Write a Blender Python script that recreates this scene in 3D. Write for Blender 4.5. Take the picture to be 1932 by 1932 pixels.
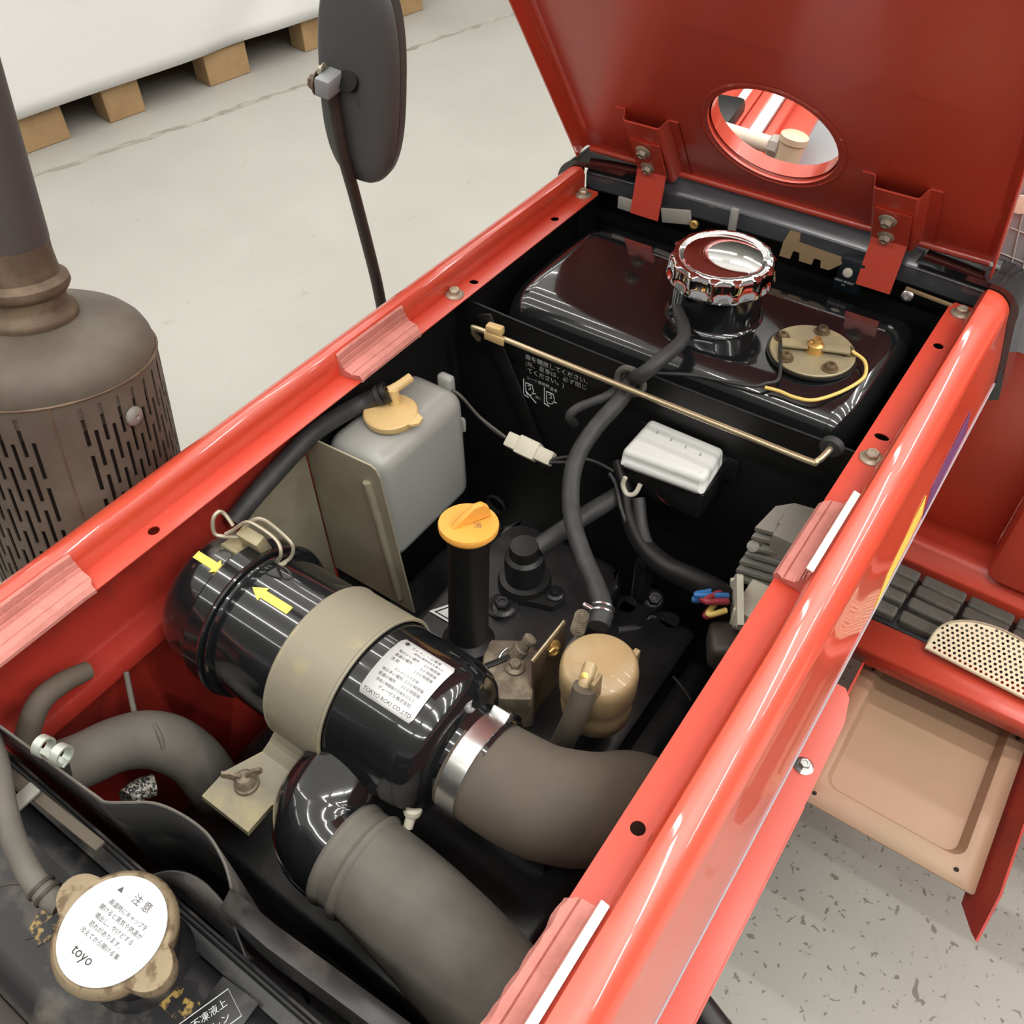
import bpy, bmesh, math, random
from mathutils import Vector, Matrix
random.seed(7)
S = bpy.context.scene
for o in list(bpy.data.objects):
    bpy.data.objects.remove(o)
C = S.collection

# ---------------------------------------------------------------- camera
cam_d = bpy.data.cameras.new('camera')
cam_d.sensor_fit = 'HORIZONTAL'
cam_d.angle = math.radians(59.02)
cam_d.clip_start = 0.01
cam = bpy.data.objects.new('camera', cam_d)
C.objects.link(cam)
rt = Vector((0.81867285, 0.57396, -0.01856548))
dn = Vector((0.4083636, -0.60459428, -0.68388955))
fw = Vector((-0.40374983, 0.55230035, -0.7293493))
cam.matrix_world = Matrix(((rt.x, -dn.x, -fw.x, 0.3218), (rt.y, -dn.y, -fw.y, 0.0),
                           (rt.z, -dn.z, -fw.z, 1.45), (0, 0, 0, 1)))
S.camera = cam

# ---------------------------------------------------------------- light of the hall
S.view_settings.view_transform = 'Standard'
S.view_settings.look = 'None'
S.view_settings.exposure = 0.06
S.view_settings.gamma = 1.0
S.view_settings.use_curve_mapping = False
W = bpy.data.worlds.new('hall')
S.world = W
W.use_nodes = True
W.node_tree.nodes['Background'].inputs[0].default_value = (1.0, 0.98, 0.95, 1)
W.node_tree.nodes['Background'].inputs[1].default_value = 0.30
def tube_light(x, y, z, length, watts, up):
    L = bpy.data.lights.new('ceiling_tube_light', 'AREA')
    L.shape = 'RECTANGLE'
    L.size, L.size_y = length, 0.05
    L.energy = watts
    L.color = (1.0, 0.98, 0.945)
    lo = bpy.data.objects.new('ceiling_tube_light', L)
    lo.location = (x, y, z)
    lo.rotation_euler = (math.pi if up else 0, 0, 0)
    C.objects.link(lo)
for gy in (-2.1, -0.9, 0.3, 1.5, 2.7, 3.9, 5.1):
    k_ = 0.6 if gy < -2 else 1.0
    for gx in (-6.3, -4.2, -2.1, 0.0, 2.1, 4.2):       # rows of bare tubes under the ceiling
        tube_light(gx, gy, 3.6, 1.75, 12.0 * k_ * (0.60 if gx < -1 else (1.25 if gx < 1 else 2.0)), False)
    tube_light(-1.05, gy, 3.62, 12.3, 36.0 * k_, True)  # their light on the ceiling
S.cycles.max_bounces = 4
S.cycles.diffuse_bounces = 2
S.cycles.glossy_bounces = 2
S.cycles.use_adaptive_sampling = True
S.cycles.adaptive_threshold = 0.05
S.cycles.caustics_reflective = False
S.cycles.transmission_bounces = 2

# ---------------------------------------------------------------- materials
def lin(c):
    return tuple((v / 255 / 12.92 if v <= 10 else ((v / 255 + 0.055) / 1.055) ** 2.4) for v in c)

def mat(name, rgb, rough=0.5, metal=0.0, coat=0.0, var=None, vscale=30.0, vlow=0.45, vhigh=0.62,
        bump=0.0, bscale=200.0, spec=0.5, srgb=True, trans=0.0, vrough=None, coatr=0.05, sss=0.0):
    m = bpy.data.materials.new(name)
    m.use_nodes = True
    nt = m.node_tree
    b = nt.nodes['Principled BSDF']
    col = lin(rgb) if srgb else rgb
    b.inputs['Base Color'].default_value = (*col, 1)
    b.inputs['Roughness'].default_value = rough
    b.inputs['Metallic'].default_value = metal
    b.inputs['Specular IOR Level'].default_value = spec
    b.inputs['Coat Weight'].default_value = coat
    b.inputs['Coat Roughness'].default_value = coatr
    b.inputs['Transmission Weight'].default_value = trans
    if sss:
        b.inputs['Subsurface Weight'].default_value = sss
        b.inputs['Subsurface Radius'].default_value = (0.004, 0.004, 0.004)
    tc = None
    if var is not None or bump:
        tc = nt.nodes.new('ShaderNodeTexCoord')
    if var is not None:
        n = nt.nodes.new('ShaderNodeTexNoise')
        n.inputs['Scale'].default_value = vscale
        n.inputs['Detail'].default_value = 6
        n.inputs['Roughness'].default_value = 0.62
        r = nt.nodes.new('ShaderNodeValToRGB')
        r.color_ramp.elements[0].position = vlow
        r.color_ramp.elements[1].position = vhigh
        r.color_ramp.elements[0].color = (*col, 1)
        r.color_ramp.elements[1].color = (*(lin(var) if srgb else var), 1)
        nt.links.new(tc.outputs['Object'], n.inputs['Vector'])
        nt.links.new(n.outputs['Fac'], r.inputs['Fac'])
        nt.links.new(r.outputs['Color'], b.inputs['Base Color'])
        if vrough is not None:
            mr = nt.nodes.new('ShaderNodeMapRange')
            mr.inputs['From Min'].default_value = vlow
            mr.inputs['From Max'].default_value = vhigh
            mr.inputs['To Min'].default_value = rough
            mr.inputs['To Max'].default_value = vrough
            nt.links.new(n.outputs['Fac'], mr.inputs['Value'])
            nt.links.new(mr.outputs['Result'], b.inputs['Roughness'])
    if bump:
        n2 = nt.nodes.new('ShaderNodeTexNoise')
        n2.inputs['Scale'].default_value = bscale
        n2.inputs['Detail'].default_value = 3
        bp = nt.nodes.new('ShaderNodeBump')
        bp.inputs['Strength'].default_value = bump
        bp.inputs['Distance'].default_value = 0.002
        nt.links.new(tc.outputs['Object'], n2.inputs['Vector'])
        nt.links.new(n2.outputs['Fac'], bp.inputs['Height'])
        nt.links.new(bp.outputs['Normal'], b.inputs['Normal'])
    return m

M = {}
M['red'] = mat('red_paint', (0.70, 0.070, 0.030), 0.34, coat=0.8, spec=1.0, srgb=False, coatr=0.04)
M['red_satin'] = mat('red_paint_satin', (0.70, 0.070, 0.034), 0.42, coat=0.6, coatr=0.22, spec=1.0, srgb=False)
M['red_shaded'] = mat('shaded_red', (0.40, 0.030, 0.018), 0.5, srgb=False, var=(0.26, 0.022, 0.015), vscale=9, spec=0.4)  # same red paint darkened, shade put into its colour
M['bar'] = mat('cowl_black_sheen', (0.075, 0.078, 0.088), 0.22, srgb=False, coat=0.5, coatr=0.12)  # base raised from black to put the bar's grey reflection into its colour
M['bracket'] = mat('brown_bracket', (0.17, 0.115, 0.06), 0.45, metal=0.35, srgb=False, var=(0.10, 0.07, 0.04), vscale=40)
M['pad_edge'] = mat('pale_pad_edge', (0.80, 0.66, 0.60), 0.7, srgb=False)
M['foam'] = mat('pink_foam', (0.70, 0.27, 0.225), 0.75, var=(0.62, 0.23, 0.19), vscale=60, srgb=False, bump=0.3, bscale=500)
M['black'] = mat('gloss_black_paint', (0.010, 0.011, 0.012), 0.12, coat=1.0, srgb=False, coatr=0.04)
M['black_dusty'] = mat('gloss_black_dusty', (0.010, 0.011, 0.012), 0.14, coat=0.8, srgb=False, var=(0.17, 0.16, 0.13), vscale=16, vlow=0.48, vhigh=0.70, coatr=0.06, vrough=0.5)
M['satin'] = mat('satin_black', (0.011, 0.011, 0.011), 0.42, srgb=False, spec=0.45)
M['engine'] = mat('engine_black', (0.009, 0.009, 0.010), 0.33, srgb=False, var=(0.018, 0.018, 0.018), vscale=20, bump=0.12, bscale=120)
M['radblack'] = mat('radiator_black', (0.016, 0.016, 0.017), 0.38, srgb=False, var=(0.13, 0.115, 0.095), vscale=22, vlow=0.52, vhigh=0.72, vrough=0.75)
M['shroud'] = mat('shroud_black', (0.022, 0.022, 0.022), 0.4, srgb=False, var=(0.10, 0.09, 0.08), vscale=16, vlow=0.5, vhigh=0.75, vrough=0.7)
M['rubber'] = mat('rubber_hose', (0.033, 0.033, 0.033), 0.55, srgb=False, var=(0.05, 0.05, 0.05), vscale=40)
M['rubber_dusty'] = mat('dusty_rubber', (0.118, 0.096, 0.070), 0.8, srgb=False, var=(0.10, 0.083, 0.064), vscale=12)
M['rubber_grey'] = mat('grey_rubber', (0.145, 0.133, 0.112), 0.72, srgb=False, var=(0.095, 0.088, 0.076), vscale=14, vlow=0.4, vhigh=0.7)
M['zinc'] = mat('yellow_zinc', (0.40, 0.345, 0.215), 0.5, metal=0.35, srgb=False, var=(0.52, 0.43, 0.22), vscale=26, vlow=0.5, vhigh=0.7, bump=0.08, bscale=300)
M['zinc_band'] = mat('zinc_band', (0.30, 0.27, 0.20), 0.55, metal=0.2, srgb=False, var=(0.42, 0.36, 0.20), vscale=18, vlow=0.5, vhigh=0.66)
M['olive'] = mat('olive_plate', (0.40, 0.365, 0.26), 0.45, metal=0.3, srgb=False, var=(0.34, 0.30, 0.21), vscale=12)
M['bolt'] = mat('bolt_zinc', (0.50, 0.45, 0.34), 0.42, metal=0.55, srgb=False)
M['brass'] = mat('brass', (0.72, 0.47, 0.16), 0.3, metal=0.8, srgb=False)
M['rod'] = mat('rod_zinc', (0.62, 0.52, 0.33), 0.3, metal=0.75, srgb=False)
M['chrome'] = mat('chrome', (0.86, 0.86, 0.86), 0.06, metal=1.0, srgb=False)
M['steel'] = mat('steel_clamp', (0.72, 0.72, 0.70), 0.25, metal=0.95, srgb=False)
M['orange'] = mat('orange_yellow_plastic', (0.87, 0.42, 0.075), 0.5, srgb=False, sss=0.0)
M['cream'] = mat('cream_plastic', (0.72, 0.50, 0.22), 0.42, srgb=False)
M['amber'] = mat('amber_filter', (0.50, 0.37, 0.20), 0.35, srgb=False, var=(0.47, 0.32, 0.16), vscale=16, coat=0.2)
M['white'] = mat('white_plastic', (0.74, 0.75, 0.72), 0.6, srgb=False)
M['ivory'] = mat('ivory_plastic', (0.70, 0.66, 0.53), 0.45, srgb=False)
M['tank_grey'] = mat('grey_translucent_plastic', (0.36, 0.36, 0.335), 0.34, srgb=False, coat=0.15)
M['alu'] = mat('aluminium_fins', (0.30, 0.29, 0.255), 0.55, metal=0.3, srgb=False)
M['cast'] = mat('brown_cast_metal', (0.20, 0.16, 0.115), 0.55, metal=0.3, srgb=False, var=(0.34, 0.28, 0.2), vscale=60, bump=0.3, bscale=200)
M['muffler'] = mat('muffler_brown', (0.115, 0.092, 0.070), 0.62, srgb=False, var=(0.175, 0.155, 0.118), vscale=9, vlow=0.4, vhigh=0.68, metal=0.15)
M['pipe'] = mat('pipe_grey', (0.105, 0.097, 0.098), 0.55, srgb=False, var=(0.12, 0.10, 0.09), vscale=10, metal=0.2)
M['rust'] = mat('rust_brown', (0.125, 0.085, 0.055), 0.6, srgb=False, var=(0.20, 0.14, 0.09), vscale=30, metal=0.2)
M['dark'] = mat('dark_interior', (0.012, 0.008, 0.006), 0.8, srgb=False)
M['mirror'] = mat('mirror_plastic', (0.085, 0.086, 0.085), 0.5, srgb=False)
M['mirror_rim'] = mat('mirror_rim', (0.03, 0.024, 0.022), 0.5, srgb=False)
M['stem'] = mat('stem_brown', (0.045, 0.035, 0.028), 0.5, srgb=False)
M['wood'] = mat('pallet_wood', (0.40, 0.26, 0.125), 0.8, srgb=False, var=(0.34, 0.21, 0.1), vscale=8)
M['sheet'] = mat('white_sheet', (0.75, 0.745, 0.725), 0.6, srgb=False)
M['paper'] = mat('white_label', (0.70, 0.71, 0.70), 0.45, srgb=False)
M['ink'] = mat('black_ink', (0.03, 0.03, 0.03), 0.6, srgb=False)
M['ink_grey'] = mat('grey_ink', (0.09, 0.09, 0.11), 0.6, srgb=False)
M['white_ink'] = mat('white_ink', (0.62, 0.64, 0.64), 0.6, srgb=False)
M['yellow'] = mat('yellow_decal', (0.90, 0.72, 0.13), 0.4, srgb=False)
M['ywire'] = mat('yellow_wire', (0.83, 0.60, 0.17), 0.45, srgb=False)
M['blue'] = mat('blue_wire', (0.03, 0.16, 0.42), 0.5, srgb=False)
M['wred'] = mat('red_wire', (0.30, 0.03, 0.045), 0.5, srgb=False)
M['beige'] = mat('beige_tray', (0.42, 0.255, 0.165), 0.45, srgb=False, var=(0.38, 0.255, 0.155), vscale=4, coat=0.15, coatr=0.3)
M['tyre'] = mat('tread_rubber', (0.085, 0.078, 0.066), 0.75, srgb=False, var=(0.13, 0.12, 0.10), vscale=30)
M['mesh'] = mat('gold_mesh', (0.56, 0.46, 0.32), 0.4, metal=0.4, srgb=False)
M['grey_plastic'] = mat('grey_plastic', (0.30, 0.31, 0.32), 0.4, srgb=False)
M['light_grey'] = mat('light_grey_plastic', (0.42, 0.41, 0.36), 0.5, srgb=False)
M['trim'] = mat('grey_edge_trim', (0.36, 0.34, 0.37), 0.4, srgb=False)
M['purple'] = mat('purple_decal', (0.16, 0.07, 0.20), 0.4, srgb=False)
M['tan'] = mat('tan_bracket', (0.30, 0.21, 0.11), 0.5, srgb=False)
M['green_zinc'] = mat('green_zinc', (0.55, 0.60, 0.52), 0.35, metal=0.5, srgb=False)
M['rust_cap'] = mat('tarnished_cap', (0.30, 0.235, 0.145), 0.5, metal=0.4, srgb=False, var=(0.15, 0.10, 0.055), vscale=110, vlow=0.50, vhigh=0.62)
M['braid'] = mat('steel_braid', (0.02, 0.02, 0.02), 0.5, srgb=False, var=(0.55, 0.52, 0.45), vscale=420, vlow=0.50, vhigh=0.53)
M['navy'] = mat('navy_box', (0.008, 0.014, 0.02), 0.4, srgb=False)

def floor_material():
    m = bpy.data.materials.new('worn_grey_concrete')
    m.use_nodes = True
    nt = m.node_tree
    N, Lk = nt.nodes, nt.links
    b = N['Principled BSDF']
    b.inputs['Roughness'].default_value = 0.5
    b.inputs['Specular IOR Level'].default_value = 0.35
    tc = N.new('ShaderNodeTexCoord')
    n1 = N.new('ShaderNodeTexNoise'); n1.inputs['Scale'].default_value = 1.6; n1.inputs['Detail'].default_value = 5
    r1 = N.new('ShaderNodeValToRGB')
    r1.color_ramp.elements[0].position = 0.35; r1.color_ramp.elements[0].color = (0.395, 0.382, 0.340, 1)
    r1.color_ramp.elements[1].position = 0.7; r1.color_ramp.elements[1].color = (0.45, 0.437, 0.392, 1)
    Lk.new(tc.outputs['Object'], n1.inputs['Vector']); Lk.new(n1.outputs['Fac'], r1.inputs['Fac'])
    # small dark chips in the coating
    def spots(scale, lo, hi, detail=2.0):
        n = N.new('ShaderNodeTexNoise'); n.inputs['Scale'].default_value = scale; n.inputs['Detail'].default_value = detail
        n.inputs['Distortion'].default_value = 0.6
        mr = N.new('ShaderNodeMapRange'); mr.inputs['From Min'].default_value = lo; mr.inputs['From Max'].default_value = hi
        mr.clamp = True
        Lk.new(tc.outputs['Object'], n.inputs['Vector']); Lk.new(n.outputs['Fac'], mr.inputs['Value'])
        return mr.outputs['Result']
    s1 = spots(75, 0.645, 0.68)
    s2 = spots(26, 0.680, 0.70, 3.0)
    mx = N.new('ShaderNodeMath'); mx.operation = 'MAXIMUM'
    Lk.new(s1, mx.inputs[0]); Lk.new(s2, mx.inputs[1])
    # the chipped patch lies on the right side of the tractor; elsewhere chips are faint
    sep = N.new('ShaderNodeSeparateXYZ'); Lk.new(tc.outputs['Object'], sep.inputs[0])
    mk = N.new('ShaderNodeMapRange'); mk.inputs['From Min'].default_value = -0.6; mk.inputs['From Max'].default_value = 0.2
    mk.inputs['To Min'].default_value = 0.0; mk.inputs['To Max'].default_value = 0.85
    Lk.new(sep.outputs['X'], mk.inputs['Value'])
    s3 = spots(16, 0.66, 0.76, 4.0)
    f3 = N.new('ShaderNodeMath'); f3.operation = 'MULTIPLY'; f3.inputs[1].default_value = 0.22; Lk.new(s3, f3.inputs[0])
    ml = N.new('ShaderNodeMath'); ml.operation = 'MULTIPLY'; Lk.new(mx.outputs[0], ml.inputs[0]); Lk.new(mk.outputs['Result'], ml.inputs[1])
    mx2 = N.new('ShaderNodeMath'); mx2.operation = 'MAXIMUM'; Lk.new(ml.outputs[0], mx2.inputs[0]); Lk.new(f3.outputs[0], mx2.inputs[1])
    mix = N.new('ShaderNodeMix'); mix.data_type = 'RGBA'
    Lk.new(mx2.outputs[0], mix.inputs[0]); Lk.new(r1.outputs['Color'], mix.inputs[6])
    mix.inputs[7].default_value = (0.17, 0.155, 0.12, 1)
    Lk.new(mix.outputs[2], b.inputs['Base Color'])
    return m
M['floor'] = floor_material()

# ---------------------------------------------------------------- helpers
def finish(name, bm, material, parent=None, smooth=True, angle=35, loc=None):
    bmesh.ops.recalc_face_normals(bm, faces=bm.faces)
    me = bpy.data.meshes.new(name)
    bm.to_mesh(me)
    bm.free()
    if smooth:
        for p in me.polygons:
            p.use_smooth = True
        me.set_sharp_from_angle(angle=math.radians(angle))
    me.materials.append(material)
    return link(name, me, parent, loc)

def wloc(o):
    v = Vector((0, 0, 0))
    while o is not None:
        v += Vector(o.location)
        o = o.parent
    return v

def link(name, data, parent=None, loc=None, rot=None):
    o = bpy.data.objects.new(name, data)
    C.objects.link(o)
    o.parent = parent
    p = wloc(parent) if parent is not None else Vector((0, 0, 0))
    o.location = (Vector(loc) if loc is not None else Vector((0, 0, 0))) - p
    if rot is not None:
        o.rotation_euler = rot
    return o

def thing(name, label, cat, loc=(0, 0, 0), group=None):
    o = bpy.data.objects.new(name, None)
    o.empty_display_size = 0.02
    C.objects.link(o)
    o.location = loc
    tag(o, label, cat, group)
    return o

def tag(o, label, cat=None, group=None):
    o['label'] = label
    if cat:
        o['category'] = cat
    if group:
        o['group'] = group
    return o

def structure(o):
    o['kind'] = 'structure'
    return o

def basis(axis):
    a = Vector(axis).normalized()
    h = Vector((0, 0, 1)) if abs(a.z) < 0.9 else Vector((1, 0, 0))
    u = a.cross(h).normalized()
    v = a.cross(u).normalized()
    return u, v, a

def add_box(bm, c, s, rot=None, bevel=0.0, seg=2):
    mtx = Matrix.Translation(Vector(c)) @ (rot.to_4x4() if rot is not None else Matrix.Identity(4)) @ Matrix.Diagonal((s[0], s[1], s[2], 1))
    r = bmesh.ops.create_cube(bm, size=1.0, matrix=mtx)
    if bevel:
        es = list({e for v in r['verts'] for e in v.link_edges})
        bmesh.ops.bevel(bm, geom=es, offset=bevel, segments=seg, affect='EDGES', profile=0.5)

def add_lathe(bm, prof, origin, axis, n=32, a0=0.0, a1=2 * math.pi, cap=True):
    """prof: list of (radius, height along axis)"""
    u, v, a = basis(axis)
    O = Vector(origin)
    full = abs(a1 - a0 - 2 * math.pi) < 1e-6
    cnt = n if full else n + 1
    rings = []
    for (r, h) in prof:
        if r < 1e-6:
            rings.append([bm.verts.new(O + a * h)])
        else:
            rings.append([bm.verts.new(O + a * h + (u * math.cos(a0 + (a1 - a0) * i / n) + v * math.sin(a0 + (a1 - a0) * i / n)) * r) for i in range(cnt)])
    for k in range(len(rings) - 1):
        A, B = rings[k], rings[k + 1]
        m = n if full else n
        for i in range(m):
            j = (i + 1) % cnt
            if len(A) == 1 and len(B) == 1:
                continue
            if len(A) == 1:
                bm.faces.new((A[0], B[i], B[j]))
            elif len(B) == 1:
                bm.faces.new((A[i], A[j], B[0]))
            else:
                bm.faces.new((A[i], A[j], B[j], B[i]))
    if cap and full:
        for R in (rings[0], rings[-1]):
            if len(R) > 2:
                bm.faces.new(R)

def smooth_path(pts, sub=6):
    P_ = [Vector(p) for p in pts]
    if len(P_) < 3:
        return P_
    out = []
    for i in range(len(P_) - 1):
        p0 = P_[max(i - 1, 0)]; p1 = P_[i]; p2 = P_[i + 1]; p3 = P_[min(i + 2, len(P_) - 1)]
        for k in range(sub):
            t = k / sub
            out.append(0.5 * ((2 * p1) + (-p0 + p2) * t + (2 * p0 - 5 * p1 + 4 * p2 - p3) * t * t + (-p0 + 3 * p1 - 3 * p2 + p3) * t ** 3))
    out.append(P_[-1])
    return out

def add_tube(bm, pts, r, n=12, sub=6, smooth=True, closed=False, cap=True):
    """r: number or list (one per control point)"""
    if smooth:
        path = smooth_path(pts, sub)
        if isinstance(r, (list, tuple)):
            rr = []
            for i in range(len(r) - 1):
                for k in range(sub):
                    rr.append(r[i] + (r[i + 1] - r[i]) * k / sub)
            rr.append(r[-1])
        else:
            rr = [r] * len(path)
    else:
        path = [Vector(p) for p in pts]
        rr = list(r) if isinstance(r, (list, tuple)) else [r] * len(path)
    m = len(path)
    tang = []
    for i in range(m):
        if closed:
            t = path[(i + 1) % m] - path[i - 1]
        else:
            t = path[min(i + 1, m - 1)] - path[max(i - 1, 0)]
        tang.append(t.normalized())
    u, v, _ = basis(tang[0])
    rings = []
    for i in range(m):
        if i:
            ax = tang[i - 1].cross(tang[i])
            if ax.length > 1e-8:
                q = Matrix.Rotation(tang[i - 1].angle(tang[i]), 3, ax.normalized())
                u = q @ u
        u = (u - tang[i] * u.dot(tang[i])).normalized()
        v = tang[i].cross(u)
        rings.append([bm.verts.new(path[i] + (u * math.cos(2 * math.pi * k / n) + v * math.sin(2 * math.pi * k / n)) * rr[i]) for k in range(n)])
    for i in range(m if closed else m - 1):
        A, B = rings[i], rings[(i + 1) % m]
        for k in range(n):
            bm.faces.new((A[k], A[(k + 1) % n], B[(k + 1) % n], B[k]))
    if cap and not closed:
        bm.faces.new(rings[0]); bm.faces.new(rings[-1])

def add_sweep(bm, prof, y0, y1, closed=False):
    """profile [(x,z)] swept along Y"""
    A = [bm.verts.new((x, y0, z)) for x, z in prof]
    B = [bm.verts.new((x, y1, z)) for x, z in prof]
    n = len(prof)
    for i in range(n if closed else n - 1):
        j = (i + 1) % n
        bm.faces.new((A[i], A[j], B[j], B[i]))
    if closed:
        bm.faces.new(A); bm.faces.new(B)

def thick_profile(pl, t):
    """open polyline -> closed profile of thickness t (offset to the right of the walk)"""
    P2 = [Vector(p) for p in pl]
    off = []
    for i in range(len(P2)):
        d = (P2[min(i + 1, len(P2) - 1)] - P2[max(i - 1, 0)]).normalized()
        off.append(P2[i] + Vector((d.y, -d.x)) * t)
    return [tuple(p) for p in P2] + [tuple(p) for p in reversed(off)]

def add_plate(bm, outer, holes, thick, mtx):
    """flat plate in local XY with holes, thickened along local -Z, placed by mtx"""
    t = bmesh.new()
    es = []
    for loop in [outer] + holes:
        vs = [t.verts.new((x, y, 0)) for x, y in loop]
        for i in range(len(vs)):
            es.append(t.edges.new((vs[i], vs[(i + 1) % len(vs)])))
    bmesh.ops.triangle_fill(t, use_beauty=True, use_dissolve=False, edges=es)
    r = bmesh.ops.extrude_face_region(t, geom=list(t.faces))
    bmesh.ops.translate(t, verts=[g for g in r['geom'] if isinstance(g, bmesh.types.BMVert)], vec=(0, 0, -thick))
    bmesh.ops.transform(t, matrix=mtx, verts=t.verts)
    me = bpy.data.meshes.new('tmp')
    t.to_mesh(me); t.free()
    bm.from_mesh(me)
    bpy.data.meshes.remove(me)

def circle(cx, cy, rx, ry=None, n=20, rot=0.0):
    ry = ry or rx
    return [(cx + rx * math.cos(2 * math.pi * i / n) * math.cos(rot) - ry * math.sin(2 * math.pi * i / n) * math.sin(rot),
             cy + rx * math.cos(2 * math.pi * i / n) * math.sin(rot) + ry * math.sin(2 * math.pi * i / n) * math.cos(rot)) for i in range(n)]

def rrect(x0, y0, x1, y1, r, n=5):
    out = []
    for cx, cy, a in ((x1 - r, y1 - r, 0), (x0 + r, y1 - r, 90), (x0 + r, y0 + r, 180), (x1 - r, y0 + r, 270)):
        for i in range(n + 1):
            t = math.radians(a + 90 * i / n)
            out.append((cx + r * math.cos(t), cy + r * math.sin(t)))
    return out

def frame(origin, ux, uy):
    ux = Vector(ux).normalized()
    uy = Vector(uy); uy = (uy - ux * uy.dot(ux)).normalized()
    uz = ux.cross(uy)
    o = Vector(origin)
    return Matrix(((ux.x, uy.x, uz.x, o.x), (ux.y, uy.y, uz.y, o.y), (ux.z, uy.z, uz.z, o.z), (0, 0, 0, 1)))

def box(name, c, s, m, parent=None, rot=None, bevel=0.002, seg=2):
    bm = bmesh.new()
    add_box(bm, c, s, rot, bevel, seg)
    return finish(name, bm, m, parent)

def lathe(name, prof, origin, axis, m, parent=None, n=32, angle=35):
    bm = bmesh.new()
    add_lathe(bm, prof, origin, axis, n)
    return finish(name, bm, m, parent, angle=angle)

def tube(name, pts, r, m, parent=None, n=12, sub=6, smooth=True):
    bm = bmesh.new()
    add_tube(bm, pts, r, n, sub, smooth)
    return finish(name, bm, m, parent, angle=50)

_bolt = {}
def bolt(loc, axis, m, parent, r=0.0065, flange=True, name='bolt', h=None):
    key = (round(r, 4), flange, m.name)
    if key not in _bolt:
        bm = bmesh.new()
        if flange:
            add_lathe(bm, [(r * 1.62, 0), (r * 1.62, r * 0.2), (r * 1.2, r * 0.45), (r * 0.9, r * 0.5)], (0, 0, 0), (0, 0, 1), 20)
        add_lathe(bm, [(r, 0.0), (r, r * 1.05), (r * 0.82, r * 1.25), (r * 0.5, r * 1.25), (r * 0.42, r * 1.1)], (0, 0, 0), (0, 0, 1), 6)
        bmesh.ops.recalc_face_normals(bm, faces=bm.faces)
        me = bpy.data.meshes.new('bolt'); bm.to_mesh(me); bm.free(); me.materials.append(m)
        _bolt[key] = me
    o = link(name, _bolt[key], parent, loc)
    o.rotation_mode = 'QUATERNION'
    o.rotation_quaternion = Vector((0, 0, 1)).rotation_difference(Vector(axis).normalized())
    return o

_font_cache = {}
def text_mesh(body, size, align='CENTER'):
    """flat text as mesh vertices/faces in local XY (baseline on x axis)"""
    cu = bpy.data.curves.new('lettering', 'FONT')
    cu.body = body
    cu.size = size
    cu.align_x = align
    cu.resolution_u = 2
    ob = bpy.data.objects.new('lettering', cu)
    C.objects.link(ob)
    dg = bpy.context.evaluated_depsgraph_get()
    me = bpy.data.meshes.new_from_object(ob.evaluated_get(dg))
    vs = [v.co.copy() for v in me.vertices]
    fs = [tuple(p.vertices) for p in me.polygons]
    bpy.data.objects.remove(ob)
    bpy.data.curves.remove(cu)
    bpy.data.meshes.remove(me)
    return vs, fs

def lettering(name, lines, mapping, m, parent):
    """lines: (text, x, y, size, align); mapping turns local (x,y) into world"""
    V, F = [], []
    for (s, x, y, size, al) in lines:
        vs, fs = text_mesh(s, size, al)
        k = len(V)
        V += [tuple(mapping(v.x + x, v.y + y)) for v in vs]
        F += [tuple(i + k for i in f) for f in fs]
    me = bpy.data.meshes.new(name)
    me.from_pydata(V, [], F)
    me.materials.append(m)
    return link(name, me, parent)

# ================================================================= SETTING
bm = bmesh.new()
add_box(bm, (1.5, 4, -0.05), (24, 24, 0.1))
structure(finish('floor', bm, M['floor'], smooth=False))
# joint between two floor slabs: a narrow ragged dark line
bm = bmesh.new()
a = Vector((-2.78, 1.35, 0)); b = Vector((-2.20, 3.92, 0))
row = []
N_ = 110
for i in range(N_ + 1):
    t = i / N_ * 1.6 - 0.3
    c = a.lerp(b, t)
    d = (b - a).normalized(); nrm = Vector((-d.y, d.x, 0))
    j = random.uniform(-0.009, 0.009); w = random.uniform(0.005, 0.020)
    row.append((bm.verts.new(c + nrm * (j - w) + Vector((0, 0, 0.0006))), bm.verts.new(c + nrm * (j + w) + Vector((0, 0, 0.0006)))))
for i in range(N_):
    bm.faces.new((row[i][0], row[i][1], row[i + 1][1], row[i + 1][0]))
M['joint'] = mat('floor_joint_dirt', (0.27, 0.25, 0.20), 0.85, srgb=False, var=(0.42, 0.395, 0.33), vscale=12, vlow=0.42, vhigh=0.62)
structure(finish('trim_1', bm, M['joint'], smooth=False))

# ================================================================= SIDE RAILS OF THE ENGINE BAY
FZ = 0.88
def side_profile():
    p = [(0.247, 0.880), (0.247, 0.897), (0.249, 0.902)]
    for i in range(1, 10):
        a_ = math.radians(110 - i * 12)
        p.append((0.2555 + 0.0255 * math.cos(a_), 0.8805 + 0.0255 * math.sin(a_)))
    p += [(0.2835, 0.868), (0.287, 0.852), (0.2915, 0.83), (0.296, 0.80)]
    return p

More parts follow.
